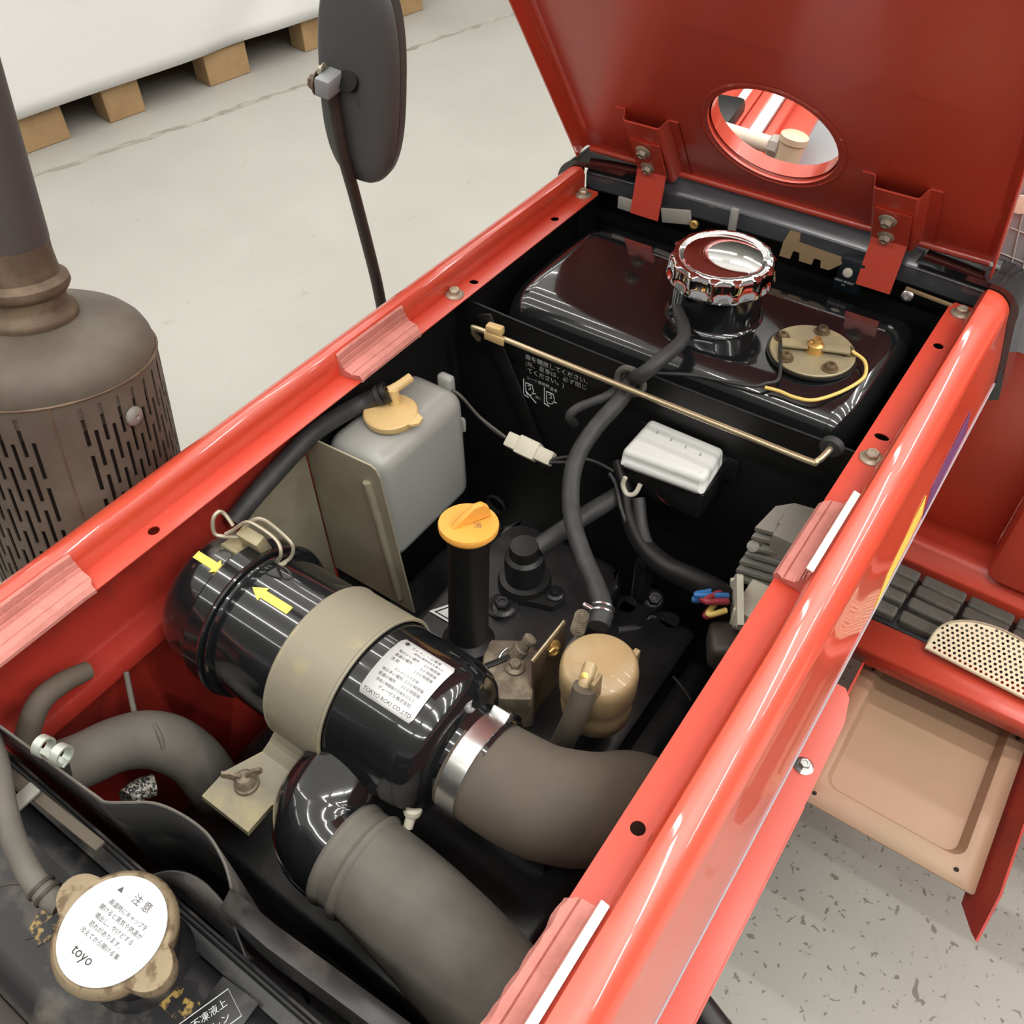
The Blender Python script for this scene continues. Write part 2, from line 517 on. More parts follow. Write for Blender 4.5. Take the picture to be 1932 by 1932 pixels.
def rail(side):
    s = 1 if side == 'right' else -1
    lab = ('glossy red engine side panel nearest the camera, on the right of the bay' if s > 0 else
           'glossy red engine side panel between the brown silencer and the engine bay')
    t = thing('engine_side_panel', lab, 'side panel', (s * 0.25, 0.4, 0.6), 'red engine side panels')
    prof = [(s * x, z) for x, z in side_profile()]
    bm = bmesh.new()
    add_sweep(bm, thick_profile(prof, 0.0016 * (1 if s > 0 else -1)), -0.25, 0.957, True)
    finish('cover', bm, M['red'], t, angle=30)
    # flange with real holes
    ys = [0.869, 0.7015, 0.247] if s > 0 else [0.869, 0.701, 0.242]
    x0, x1 = 0.2225, 0.2485
    bm = bmesh.new()
    cuts = [-0.25, 0.45, 0.78, 0.957]
    for k, y in enumerate(reversed(ys)):
        k2 = len(ys) - 1 - k
        rx, ry = ((0.0052, 0.0052), (0.0056, 0.0044), (0.0052, 0.0052))[k2]
        if s > 0 and k2 == 1:
            rx, ry = 0.0070, 0.0046
        ya, yb = cuts[k], cuts[k + 1]
        outer = [(s * x0, ya), (s * x1, ya), (s * x1, y), (s * x1, yb), (s * (x0 + (0.004 if k == 2 else 0)), yb), (s * x0, yb - (0.007 if k == 2 else 0.02)), (s * x0, y)]
        if s < 0:
            outer.reverse()
        add_plate(bm, outer, [circle(s * 0.2355, y, rx, ry, 20)], 0.0011, Matrix.Translation((0, 0, FZ)))
    finish('flange', bm, M['red_satin'], t, angle=30)
    # inner skin below the flange, with a lip
    bm = bmesh.new()
    if s < 0:
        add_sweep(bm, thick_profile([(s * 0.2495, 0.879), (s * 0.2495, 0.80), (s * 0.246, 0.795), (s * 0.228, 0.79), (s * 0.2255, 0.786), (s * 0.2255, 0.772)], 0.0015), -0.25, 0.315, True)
        finish('inner_skin', bm, M['red_shaded'], t)  # shade inside the bay is painted in by the darker red
        bm = bmesh.new()
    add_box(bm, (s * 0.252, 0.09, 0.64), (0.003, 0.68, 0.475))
    finish('lower_skin', bm, M['red_shaded'], t)
    bm = bmesh.new()
    add_box(bm, (s * 0.2515, 0.692, 0.64), (0.003, 0.523, 0.475))
    finish('blackout_liner', bm, M['satin'], t)  # black sheet added to darken the bay and close the side gap
    for y in (0.9385, 0.668):
        bolt((s * 0.2375, y, FZ), (0, 0, 1), M['bolt'], t)
    if s > 0:
        tube('edge_trim', [(0.2965, -0.25, 0.799), (0.2965, 0.957, 0.799)], 0.0011, M['trim'], t, 8, 1, False)
        # decals on the outer face
        bm = bmesh.new()
        add_plate(bm, [(0.575, 0.0005), (0.70, 0.012), (0.70, 0.036), (0.60, 0.020)], [], 0.0004, frame((0.2966, 0, 0.80), (0, 1, 0), (-0.0045, 0, 0.03)))
        finish('decal_stripe', bm, M['yellow'], t, smooth=False)
        bm = bmesh.new()
        add_plate(bm, [(0.705, 0.002), (0.84, 0.010), (0.84, 0.040), (0.72, 0.030)], [], 0.0004, frame((0.2966, 0, 0.80), (0, 1, 0), (-0.0045, 0, 0.03)))
        finish('decal_stripe', bm, M['purple'], t, smooth=False)
    return t
left_rail = rail('left')
right_rail = rail('right')

# foam seal pads on the flanges
def pad(s, y0, y1, lab, ragged=False):
    prof = [(0.2205, 0.8802), (0.2205, 0.8835), (0.2235, 0.8875), (0.2290, 0.8890), (0.2296, 0.8872), (0.2306, 0.8890), (0.2395, 0.8905),
            (0.2405, 0.8935), (0.2415, 0.8935), (0.2425, 0.8915), (0.2435, 0.8985), (0.2445, 0.8985), (0.2453, 0.8955), (0.2460, 0.9045), (0.2480, 0.9065), (0.2480, 0.8802)]
    bm = bmesh.new()
    n = 26 if ragged else 10
    rows = []
    for i in range(n + 1):
        y = y0 + (y1 - y0) * i / n
        e = min(i, n - i)
        rows.append([bm.verts.new((s * (x + ((random.uniform(-0.0012, 0.0008) if k < 3 else 0) if ragged else 0)), y + (0.004 if e == 0 and k in (0, 1, 2) else 0) * (1 if i == 0 else -1),
                                   z - (0.001 if e == 0 else 0))) for k, (x, z) in enumerate(prof)])
    for i in range(n):
        for k in range(len(prof)):
            j = (k + 1) % len(prof)
            bm.faces.new((rows[i][k], rows[i][j], rows[i + 1][j], rows[i + 1][k]))
    bm.faces.new(rows[0]); bm.faces.new(rows[-1])
    o = finish('foam_seal_pad', bm, M['foam'], None, angle=25)
    if s > 0:
        box('white_edge', (0.2465, (y0 + y1) / 2, 0.9078), (0.0062, y1 - y0 - 0.002, 0.0022), M['pad_edge'], o, Matrix.Rotation(0.25, 3, 'Y'), 0.0006)  # pale strip along the top edge of the pad
    return tag(o, lab, 'seal pad', 'pink foam seal pads')
pad(-1, 0.490, 0.592, 'ribbed pink foam pad on the flange beside the mirror stem')
pad(-1, 0.03, 0.176, 'ribbed pink foam pad on the flange at the left edge of the photo')
pad(1, 0.487, 0.590, 'pink foam pad on the flange beside the finned grey regulator')
pad(1, 0.03, 0.186, 'ragged pink foam pad on the flange at the bottom of the photo', True)

# ================================================================= BONNET
HL = 0.65
hd = Vector((0, -HL, 1)).normalized()           # up along the bonnet
hn = Vector((0, -1, -HL)).normalized()          # inner face normal
H0 = Vector((0, 0.985, 0.92))
def hood_pt(x, v, d=0.0):
    return H0 + Vector((x, 0, 0)) + hd * v + hn * d
hood = thing('bonnet', 'large glossy red bonnet standing open with a round hole', 'bonnet', H0)
HM = frame(H0, (1, 0, 0), hd)                   # local x = X, y = up the bonnet, z = X x hd
zsign = 1 if Vector((HM[0][2], HM[1][2], HM[2][2])).dot(hn) > 0 else -1
hcv = 0.118
bm = bmesh.new()
add_plate(bm, rrect(-0.262, 0.0, 0.248, 0.98, 0.012), [circle(0.0, hcv, 0.0735, 0.0745, 48)], 0.0025 , HM)
finish('inner_panel', bm, M['red_satin'], hood)
# side skirts turned towards the inside, rounded
for s, xe in ((-1, -0.262), (1, 0.248)):
    bm = bmesh.new()
    pl = []
    for i in range(7):
        a_ = math.radians(15 * i)
        pl.append((xe - s * 0.012 + s * 0.012 * math.sin(a_), 0.012 - 0.012 * math.cos(a_)))
    pl.append((xe, 0.022))
    ring0 = [bm.verts.new(hood_pt(x, 0.008, d)) for x, d in pl]
    ring1 = [bm.verts.new(hood_pt(x, 0.975, d)) for x, d in pl]
    ring0b = [bm.verts.new(hood_pt(x + s * 0.0018, 0.008, d)) for x, d in pl]
    ring1b = [bm.verts.new(hood_pt(x + s * 0.0018, 0.975, d)) for x, d in pl]
    for i in range(len(pl) - 1):
        bm.faces.new((ring0[i], ring0[i + 1], ring1[i + 1], ring1[i]))
        bm.faces.new((ring0b[i], ring0b[i + 1], ring1b[i + 1], ring1b[i]))
    bm.faces.new((ring0[-1], ring0b[-1], ring1b[-1], ring1[-1]))
    finish('side_skirt', bm, M['red'], hood)
# rolled bottom edge
tube('bottom_bead', [hood_pt(-0.255, 0.002, 0.002), hood_pt(0.242, 0.002, 0.002)], 0.0042, M['red'], hood, 10, 1, False)
# turned collar of the round hole
bm = bmesh.new()
c0 = hood_pt(0, hcv)
add_lathe(bm, [(0.0835, 0.0005), (0.080, 0.001), (0.0765, -0.002), (0.0740, -0.008), (0.0735, -0.022), (0.0718, -0.022), (0.0722, -0.006)], c0, hn, 56, cap=False)
finish('hole_collar', bm, M['red'], hood)
# thin plate laid over the inside, its edge showing as a line
bm = bmesh.new()
add_plate(bm, [(-0.09, 0.262), (0.03, 0.252), (0.235, 0.224), (0.235, 0.5), (-0.20, 0.5), (-0.20, 0.272)], [], 0.0012, HM @ Matrix.Translation((0, 0, zsign * 0.0014)))
finish('overlay_plate', bm, M['red_satin'], hood)
# hinge brackets: hat shaped channels with a long arm
def hinge(xc, group):
    br = None
    bm = bmesh.new()
    w = 0.027
    hat = [(-0.041, 0.0015), (-0.029, 0.0015), (-0.0265, 0.004), (-0.0235, 0.0135), (-0.021, 0.0155), (0.021, 0.0155), (0.0235, 0.0135), (0.0265, 0.004), (0.029, 0.0015), (0.041, 0.0015)]
    def hrow(v, k0, k1, dd=0.0):
        return [bm.verts.new(hood_pt(xc + x, v, d - dd)) for x, d in hat[k0:k1]]
    t_ = 0.002
    for dd in (0, t_):
        A_ = hrow(0.104, 0, 10, dd); B_ = hrow(0.002, 0, 10, dd)
        for i in range(9):
            bm.faces.new((A_[i], A_[i + 1], B_[i + 1], B_[i]))
        if dd == 0:
            A0, B0 = A_, B_
    for i in range(9):
        bm.faces.new((A0[i], A0[i + 1], A_[i + 1], A_[i]))
        bm.faces.new((B0[i], B0[i + 1], B_[i + 1], B_[i]))
    br = finish('hinge_bracket', bm, M['red_satin'], hood, angle=30)
    # arm going down behind the tank
    bm = bmesh.new()
    pts = [hood_pt(0, 0.075, 0.0180), hood_pt(0, 0.022, 0.0215), Vector((0, 0.9535, 0.918)), Vector((0, 0.9515, 0.905)), Vector((0, 0.9485, 0.888)), Vector((0, 0.946, 0.872))]
    prev = None
    for p in pts:
        q = [bm.verts.new(p + Vector((xc + sx, oy, 0))) for sx, oy in ((-0.0195, 0), (0.0195, 0), (0.0195, 0.0025), (-0.0195, 0.0025))]
        if prev:
            for i in range(4):
                bm.faces.new((prev[i], prev[(i + 1) % 4], q[(i + 1) % 4], q[i]))
        else:
            bm.faces.new(q)
        prev = q
    bm.faces.new(prev)
    finish('hinge_arm', bm, M['red_satin'], br)
    for v in (0.060, 0.028):
        bolt(hood_pt(xc - 0.004, v, 0.0195), hn, M['bolt'], br, 0.0062)
hinge(-0.1525, 'l')
hinge(0.1405, 'r')

# ================================================================= BLACK COWL FRAME BEHIND THE TANK
cowl = thing('cowl_frame', 'glossy black cowl frame across the bay below the red bonnet', 'cowl', (0, 0.98, 0.8))
def arch(off, zc):
    pts = [(-0.303 - off, 0.78), (-0.290 - off, 0.85), (-0.285 - off, 0.878)]
    for i in range(1, 9):
        a_ = math.radians(180 - i * 11)
        pts.append((-0.2575 + (0.028 + off) * math.cos(a_), 0.8795 + (0.028 + off) * math.sin(a_)))
    n = 14
    for i in range(1, n):
        x = -0.25 + 0.5 * i / n
        pts.append((x, 0.9085 + off + zc * (1 - (x / 0.25) ** 2)))
    for p in list(reversed(pts[:11])):
        pts.append((-p[0], p[1]))
    return pts
bm = bmesh.new()
secs = []
nbar = 28
for i in range(nbar + 1):
    x = -0.252 + 0.504 * i / nbar
    zf = 0.8955 + 0.0065 * (1 - (x / 0.252) ** 2)
    secs.append([bm.verts.new((x, y, z)) for y, z in ((0.971, zf - 0.024), (0.969, zf - 0.021), (0.9685, zf - 0.0015), (0.9700, zf + 0.0008), (0.9920, zf + 0.0185), (0.9945, zf + 0.0195), (1.004, zf + 0.0195), (1.004, zf - 0.024))])
for i in range(nbar):
    for k in range(8):
        j = (k + 1) % 8
        bm.faces.new((secs[i][k], secs[i][j], secs[i + 1][j], secs[i + 1][k]))
bm.faces.new(secs[0]); bm.faces.new(secs[-1])
finish('frame_bar', bm, M['bar'], cowl, angle=30)
for s in (-1, 1):
    bm = bmesh.new()
    pp = [p for p in arch(0.0045, 0.006)[:13]]
    A_ = [bm.verts.new((-s * x if s > 0 else x, 0.9585, z)) for x, z in pp]
    B_ = [bm.verts.new((-s * x if s > 0 else x, 1.012, z)) for x, z in pp]
    A2 = [bm.verts.new(((-s * x if s > 0 else x) * 0.97, 0.9585, z - 0.006)) for x, z in pp]
    B2 = [bm.verts.new(((-s * x if s > 0 else x) * 0.97, 1.012, z - 0.006)) for x, z in pp]
    for i in range(len(pp) - 1):
        bm.faces.new((A_[i], A_[i + 1], B_[i + 1], B_[i]))
        bm.faces.new((A_[i], A_[i + 1], A2[i + 1], A2[i]))
        bm.faces.new((B_[i], B_[i + 1], B2[i + 1], B2[i]))
    bm.faces.new((A_[-1], B_[-1], B2[-1], A2[-1]))
    finish('corner_cap', bm, M['black'], cowl, angle=40)
# dark backing wall of the cowl
box('rear_panel', (0, 1.003, 0.625), (0.500, 0.006, 0.51), M['satin'], cowl)

for s_ in (-1, 1):
    box('side_wing', (s_ * 0.2480, 0.9740, 0.76), (0.003, 0.054, 0.236), M['satin'], cowl)

# small parts seen between tank and cowl
t = thing('plastic_hinge_cover', 'pale grey plastic piece behind the red hinge arm nearest the mirror', 'plastic piece', (-0.1741, 0.9500, 0.8777))
p = Vector((-0.1753, 0.9520, 0.8779))
bm = bmesh.new()
add_box(bm, p + Vector((0.0, 0, 0)), (0.036, 0.004, 0.016), None, 0.001)
finish('body', bm, M['light_grey'], t)
bm = bmesh.new()
add_box(bm, Vector((-0.1112, 0.9520, 0.8826)) , (0.040, 0.004, 0.018), Matrix.Rotation(math.radians(-12), 3, 'Y'), 0.001)
finish('tab', bm, M['light_grey'], t)
o = lathe('brass_screw', [(0.0055, 0), (0.0055, 0.004), (0.0035, 0.005), (0.0025, 0.0035)], (-0.0846, 0.9500, 0.8810), (0, -1, 0.2), M['brass'], None, 16)
tag(o, 'small brass screw head between hinge arm and chrome fuel cap', 'screw')
o = box('plastic_block', (-0.0385, 0.9550, 0.8982), (0.010, 0.006, 0.030), M['light_grey'])
tag(o, 'small pale grey plastic block peeking out above the chrome cap', 'block')
# tan notched bracket
bm = bmesh.new()
mtx = frame((0.0660, 0.9480, 0.8902), (1, 0, 0), (0, 0.25, 1))
add_plate(bm, [(-0.034, 0.018), (-0.022, 0.018), (-0.020, 0.008), (0.030, 0.006), (0.034, -0.001), (0.022, -0.012), (0.012, -0.012), (0.010, -0.004), (0.002, -0.004), (0.001, -0.012), (-0.014, -0.012), (-0.016, -0.003), (-0.024, -0.003), (-0.025, -0.013), (-0.038, -0.013), (-0.038, 0.004)], [], 0.003, mtx)
o = finish('notched_bracket', bm, M['tan'], None, smooth=False)
tag(o, 'tan notched metal bracket to the right of the chrome fuel cap', 'bracket')
t = thing('relay_box', 'dark navy relay box with white print beside the red hinge arm', 'relay', (0.1124, 0.9500, 0.8775))
box('body', (0.1116, 0.9570, 0.8749), (0.030, 0.016, 0.040), M['navy'], t)
lathe('button', [(0.0055, 0), (0.0055, 0.002), (0.003, 0.003), (0.0, 0.0028)], (0.1089, 0.9485, 0.8812), (0, -1, 0.1), M['ivory'], t, 16)
rb = Vector((0.1074, 0.9485, 0.8675))
lettering('print', [('GRW-BKR07', 0, 0, 0.0042, 'CENTER'), ('12V', 0, -0.004, 0.0028, 'CENTER')], lambda x, y: rb + Vector((x, -0.0003, y)), M['white_ink'], t)
o = box('steel_strip', (0.1993, 0.9500, 0.8810), (0.052, 0.004, 0.004), M['tan'], None, Matrix.Rotation(math.radians(4), 3, 'Y'), 0.001)
tag(o, 'narrow tan metal strip under the right end of the cowl', 'strip')
bolt((0.1782, 0.9480, 0.8758), (0, -1, 0.3), M['steel'], o, 0.004)

# ================================================================= FUEL TANK
tank = thing('fuel_tank', 'glossy black fuel tank behind the black bulkhead', 'fuel tank', (0, 0.82, 0.72))
bm = bmesh.new()
def tank_shell(bm):
    """rounded slab: big fillet on the front and left, flatter on the rear"""
    nx, nz = 40, 26
    rows = []
    sec = []
    # section in (y,z): front bottom -> front fillet -> crowned top -> rear step
    sec += [(0.708, 0.70), (0.7065, 0.74), (0.7065, 0.80)]
    for i in range(0, 10):
        a_ = math.radians(180 - i * 10)
        sec.append((0.7465 + 0.040 * math.cos(a_), 0.832 + 0.040 * math.sin(a_)))
    sec += [(0.76, 0.8735), (0.79, 0.8745), (0.83, 0.8745), (0.87, 0.8735), (0.892, 0.871), (0.898, 0.868), (0.902, 0.862), (0.908, 0.860), (0.922, 0.860), (0.930, 0.857), (0.934, 0.848), (0.934, 0.70)]
    xs = []
    W_ = 0.212
    for k in range(nx + 1):
        xs.append(-W_ + 2 * W_ * k / nx)
    R_ = 0.034
    for a_deg in (0, 15, 30, 45, 60, 75):
        a_ = math.radians(a_deg)
        xs.append(-W_ - 0 + R_ * (1 - math.cos(a_)) if False else -W_ + R_ * (1 - math.sin(math.radians(a_deg))))
        xs.append(W_ - R_ * (1 - math.sin(math.radians(a_deg))))
    xs = sorted(set(round(x, 5) for x in xs))
    cy, cz = 0.82, 0.78
    for x in xs:
        e = max(0.0, abs(x) - (W_ - R_))
        sc = R_ - math.sqrt(max(0.0, R_ * R_ - e * e))
        rows.append([bm.verts.new((x, y + sc * (1 if y < 0.8 else -0.6) * (1 if y < 0.86 else 1), z - sc * (1 if z > 0.79 else 0))) for y, z in sec])
    for i in range(len(rows) - 1):
        for k in range(len(sec) - 1):
            bm.faces.new((rows[i][k], rows[i][k + 1], rows[i + 1][k + 1], rows[i + 1][k]))
    bm.faces.new(rows[0]); bm.faces.new(rows[-1])
tank_shell(bm)
finish('shell', bm, M['black'], tank, angle=50)
NC = Vector((0.0127, 0.808, 0))
lathe('filler_neck', [(0.054, 0.8735), (0.0525, 0.8765), (0.0495, 0.8785), (0.0485, 0.885), (0.0485, 0.9168)], (NC.x, NC.y, 0), (0, 0, 1), M['black'], tank, 40)
tube('breather_stub', [Vector((NC.x - 0.02, NC.y - 0.042, 0.893)), Vector((NC.x - 0.028, NC.y - 0.058, 0.891))], 0.0055, M['black'], tank, 10, 1, False)
# weld marks round the neck
# chrome cap
cap = thing('chrome_fuel_filler', 'scalloped chrome fuel filler cap on the black tank', 'cap', (NC.x, NC.y, 0.922))
bm = bmesh.new()
NL, NS = 14, 14 * 8
def sc_r(i, r):
    ph = (i / NS * NL) % 1.0
    return r - 0.0024 * (1.0 if 0.30 < ph < 0.95 else (0.0 if ph < 0.22 else ((ph - 0.22) / 0.08 if ph < 0.30 else (1.0 - ph) / 0.05)))
prof = [(0.0505, 0.917, 0), (0.0560, 0.918, 0), (0.0570, 0.921, 0), (0.0562, 0.925, 0.6), (0.0555, 0.929, 1), (0.0555, 0.937, 1), (0.0548, 0.940, 1), (0.052, 0.942, 0.4), (0.0455, 0.9428, 0), (0.0425, 0.9415, 0), (0.041, 0.9410, 0), (0.036, 0.9424, 0), (0.026, 0.9445, 0), (0.012, 0.9455, 0)]
rings = []
for r, z, k in prof:
    rings.append([bm.verts.new((NC.x + (r * (1 - k) + sc_r(i, r) * k) * math.cos(2 * math.pi * i / NS), NC.y + (r * (1 - k) + sc_r(i, r) * k) * math.sin(2 * math.pi * i / NS), z)) for i in range(NS)])
ctr = bm.verts.new((NC.x, NC.y, 0.9458))
for k in range(len(rings) - 1):
    for i in range(NS):
        j = (i + 1) % NS
        bm.faces.new((rings[k][i], rings[k][j], rings[k + 1][j], rings[k + 1][i]))
for i in range(NS):
    bm.faces.new((rings[-1][i], rings[-1][(i + 1) % NS], ctr))
bm.faces.new(rings[0])
finish('cap_shell', bm, M['chrome'], cap, angle=32)

# fuel sender
SC = Vector((0.131, 0.792, 0.8752))
snd = thing('fuel_sender', 'round brass coloured fuel sender plate on the black tank', 'fuel sender', SC)
lathe('gasket', [(0.046, 0.0), (0.046, 0.002), (0.04, 0.002)], SC, (0, 0, 1), M['satin'], snd, 36)
lathe('plate', [(0.043, 0.002), (0.0435, 0.004), (0.0425, 0.0052), (0.0, 0.0052)], SC, (0, 0, 1), M['zinc'], snd, 40)
for k in range(5):
    a_ = math.radians(100 + 72 * k + (6 if k % 2 else -4))
    q = SC + Vector((0.034 * math.cos(a_), 0.034 * math.sin(a_), 0.0052))
    lathe('screw', [(0.0082, 0), (0.0082, 0.0014), (0.0064, 0.002), (0.0060, 0.0048), (0.0045, 0.0066), (0.0022, 0.0066), (0.0018, 0.0045)], q, (0, 0, 1), M['bracket'], snd, 16)
lathe('terminal_nut', [(0.0105, 0.0052), (0.0105, 0.007), (0.009, 0.0075), (0.0085, 0.013), (0.006, 0.015), (0.0045, 0.0155), (0.0045, 0.0195), (0, 0.020)], SC + Vector((0.002, 0, 0)), (0, 0, 1), M['brass'], snd, 12)
for (ang, ln) in ((205, 0.026), (20, 0.030)):
    a_ = math.radians(ang)
    d = Vector((math.cos(a_), math.sin(a_), 0))
    box('terminal_tab', SC + d * (0.006 + ln / 2) + Vector((0, 0, 0.0105)), (ln, 0.014, 0.003), M['zinc'], snd, Matrix.Rotation(a_, 3, 'Z'), 0.0008)
w = thing('yellow_wire', 'thin yellow wire looping round the fuel sender', 'wire', SC)
tube('lead', [SC + Vector((0.033, 0.013, 0.010)), (0.1812, 0.8022, 0.8810), (0.1897, 0.7852, 0.8790), (0.1878, 0.7698, 0.8770), (0.1772, 0.7444, 0.8760), (0.1619, 0.7216, 0.8760), (0.1454, 0.7154, 0.8760), (0.1286, 0.7159, 0.8760), (0.1146, 0.7135, 0.8760)], 0.0019, M['ywire'], w, 8, 6)
w = thing('black_wire', 'thin black wire from the fuel sender to the bulkhead grommet', 'wire', SC)
tube('lead', [SC + Vector((-0.030, -0.014, 0.009)), (0.1205, 0.7335, 0.8780), (0.1131, 0.7189, 0.8770), (0.1036, 0.7091, 0.8760), (0.0780, 0.7031, 0.8740), (0.0460, 0.6970, 0.8720), (0.0144, 0.6897, 0.8650), (-0.010, 0.69, 0.853)], 0.0019, M['rubber'], w, 8, 6)

# ================================================================= BULKHEAD
bh = thing('bulkhead', 'flat black bulkhead panel across the bay with white print', 'panel', (0, 0.68, 0.5))
bm = bmesh.new()
n = 24
def zt(x):
    return 0.868 - 0.004 * (1 - (x / 0.2225) ** 2)
outer = [(-0.2495, 0.40), (0.2495, 0.40), (0.2495, 0.866)] + [(0.222 - 0.444 * i / n, zt(0.222 - 0.444 * i / n)) for i in range(n + 1)] + [(-0.2495, 0.866)]
add_plate(bm, outer, [circle(-0.015, 0.8505, 0.0125, 0.0125, 24)], 0.002, frame((0, 0.681, 0), (1, 0, 0), (0, 0, 1)))
finish('sheet', bm, M['satin'], bh)
tube('top_bead', [(0.222 - 0.444 * i / n, 0.682, zt(0.222 - 0.444 * i / n)) for i in range(n + 1)], 0.0016, M['satin'], bh, 8, 1, False)
g = lathe('grommet', [(0.0175, 0.0), (0.0190, -0.002), (0.0185, -0.005), (0.0160, -0.0062), (0.0125, -0.005), (0.0118, 0.003)], (-0.0145, 0.679, 0.8515), (0, 1, 0), M['rubber_grey'], bh, 28)
g['label'] = 'grey rubber grommet'
bm = bmesh.new()
rq = Vector((-0.1986, 0.6780, 0.5568))
add_lathe(bm, [(0.0155, 0.0), (0.0165, -0.003), (0.0145, -0.005), (0.0115, -0.003), (0.0115, 0.0)], rq, (0, 1, 0), 24, cap=False)
finish('rubber_ring', bm, M['rubber'], bh)
fwm = lambda x, y: Vector((x, 0.6785, y))
lettering('print', [('扉を開放してください、', -0.150, 0.8225, 0.0080, 'LEFT'), ('(尚、夏季は、必ず閉じ', -0.150, 0.8135, 0.0080, 'LEFT'), ('てください。)', -0.1475, 0.8045, 0.0080, 'LEFT'),
                    ('シート使用時', -0.148, 0.7945, 0.0052, 'LEFT'), ('夏季', -0.116, 0.7925, 0.0052, 'LEFT'), ('開く', -0.136, 0.7715, 0.0045, 'LEFT')], fwm, M['white_ink'], bh)
bm = bmesh.new()
def pline(pts, r=0.0006, cl=False):
    add_tube(bm, [(x, 0.6785, z) for x, z in pts], r, 4, 1, False, closed=cl)
for ox in (-0.1525, -0.1235):
    pline([(ox, 0.792), (ox, 0.769), (ox + 0.007, 0.7675)], 0.0007)
    pline([(ox + 0.003, 0.788), (ox + 0.012, 0.788), (ox + 0.014, 0.780), (ox + 0.011, 0.773), (ox + 0.005, 0.771), (ox + 0.003, 0.775), (ox + 0.003, 0.788)])
    pline([(ox + 0.006, 0.785), (ox + 0.009, 0.786), (ox + 0.010, 0.781), (ox + 0.007, 0.780)])
    pline([(ox + 0.012, 0.776), (ox + 0.017, 0.7775)])
pline([(-0.1495, 0.7755), (-0.135, 0.764)])
finish('pictogram', bm, M['white_ink'], bh, smooth=False)

# prop rod
pr = thing('bonnet_prop_rod', 'thin brass coloured prop rod clipped along the black bulkhead', 'prop rod', (0, 0.655, 0.85))
tube('rod', [(-0.204, 0.664, 0.836), (-0.2045, 0.657, 0.848), (-0.202, 0.655, 0.855), (-0.195, 0.655, 0.858), (-0.10, 0.655, 0.8588), (0.0, 0.655, 0.8595), (0.10, 0.655, 0.8603), (0.186, 0.655, 0.8608), (0.195, 0.657, 0.863), (0.199, 0.666, 0.868), (0.200, 0.680, 0.868)], 0.0033, M['rod'], pr, 10, 5)
lathe('grommet', [(0.0115, 0.0), (0.012, -0.003), (0.0095, -0.006), (0.0045, -0.006)], (0.200, 0.679, 0.868), (0, 1, 0), M['rubber'], pr, 24)
bm = bmesh.new()
add_box(bm, (-0.174, 0.656, 0.866), (0.020, 0.010, 0.010), Matrix.Rotation(0.1, 3, 'Z'), 0.002)
add_box(bm, (-0.1725, 0.6515, 0.857), (0.026, 0.003, 0.010), None, 0.001)
finish('clip', bm, M['cream'], pr)

# ================================================================= ENGINE AND ITS SURROUNDINGS
eng = thing('engine', 'black painted engine block deep in the bay below the oil filler', 'engine', (0, 0.35, 0.4))
box('block', (0.0, 0.34, 0.49), (0.36, 0.46, 0.26), M['engine'], eng, None, 0.015, 3)
bm = bmesh.new()
add_plate(bm, rrect(-0.100, 0.33, 0.058, 0.58, 0.03), [], 0.07, Matrix.Translation((0, 0, 0.684)))
o = finish('valve_cover', bm, M['engine'], eng)
bv = o.modifiers.new('round', 'BEVEL'); bv.width = 0.008; bv.segments = 3; bv.use_clamp_overlap = False; bv.limit_method = 'ANGLE'
bolt((-0.0294, 0.4588, 0.6880), (0, 0, 1), M['engine'], o, 0.0085)
lathe('bolt_seat', [(0.017, 0.684), (0.0165, 0.687), (0.012, 0.6885), (0.0, 0.6885)], (-0.0313, 0.4612, 0.6840)[:2] + (0,), (0, 0, 1), M['engine'], o, 24)
# breather canister on the cover
bx = Vector((-0.0292, 0.5000, 0.7000))
br = lathe('breather', [(0.029, 0.672), (0.029, 0.694), (0.027, 0.699), (0.021, 0.700), (0.0215, 0.722), (0.0205, 0.732), (0.016, 0.735), (0.0155, 0.744), (0.0145, 0.748), (0.0, 0.749)], (bx.x, bx.y, 0), (0, 0, 1), M['satin'], eng, 32)
bm = bmesh.new()
add_plate(bm, [(bx.x - 0.028, bx.y), (bx.x, bx.y - 0.029), (bx.x + 0.045, bx.y - 0.014), (bx.x + 0.050, bx.y + 0.002), (bx.x + 0.035, bx.y + 0.018), (bx.x, bx.y + 0.029)], [], 0.008, Matrix.Translation((0, 0, 0.693)))
finish('breather_flange', bm, M['satin'], br)
bolt((bx.x + 0.038, bx.y + 0.001, 0.694), (0, 0, 1), M['engine'], br, 0.006)
tube('breather_hose', [(bx.x + 0.008, bx.y + 0.012, 0.738), (bx.x + 0.02, bx.y + 0.04, 0.746), (bx.x + 0.035, bx.y + 0.085, 0.75), (bx.x + 0.05, bx.y + 0.135, 0.748), (bx.x + 0.06, 0.6775, 0.742)], 0.010, M['rubber'], br, 12)
box('gasket_edge', (-0.0127, 0.4887, 0.6900), (0.050, 0.006, 0.003), M['light_grey'], eng, Matrix.Rotation(0.45, 3, 'Z'), 0.001)
# warning sticker on the cover
bm = bmesh.new()
ws = Vector((-0.0780, 0.4230, 0.6855))
add_plate(bm, [(-0.014, -0.010), (0.022, -0.010), (0.004, 0.018)], [[(-0.009, -0.0075), (0.017, -0.0075), (0.004, 0.0135)]], 0.0004, Matrix.Translation(ws))
add_plate(bm, [(-0.006, -0.006), (0.014, -0.006), (0.004, 0.0105)], [], 0.0004, Matrix.Translation(ws))
finish('warning_sticker', bm, M['paper'], eng, smooth=False)
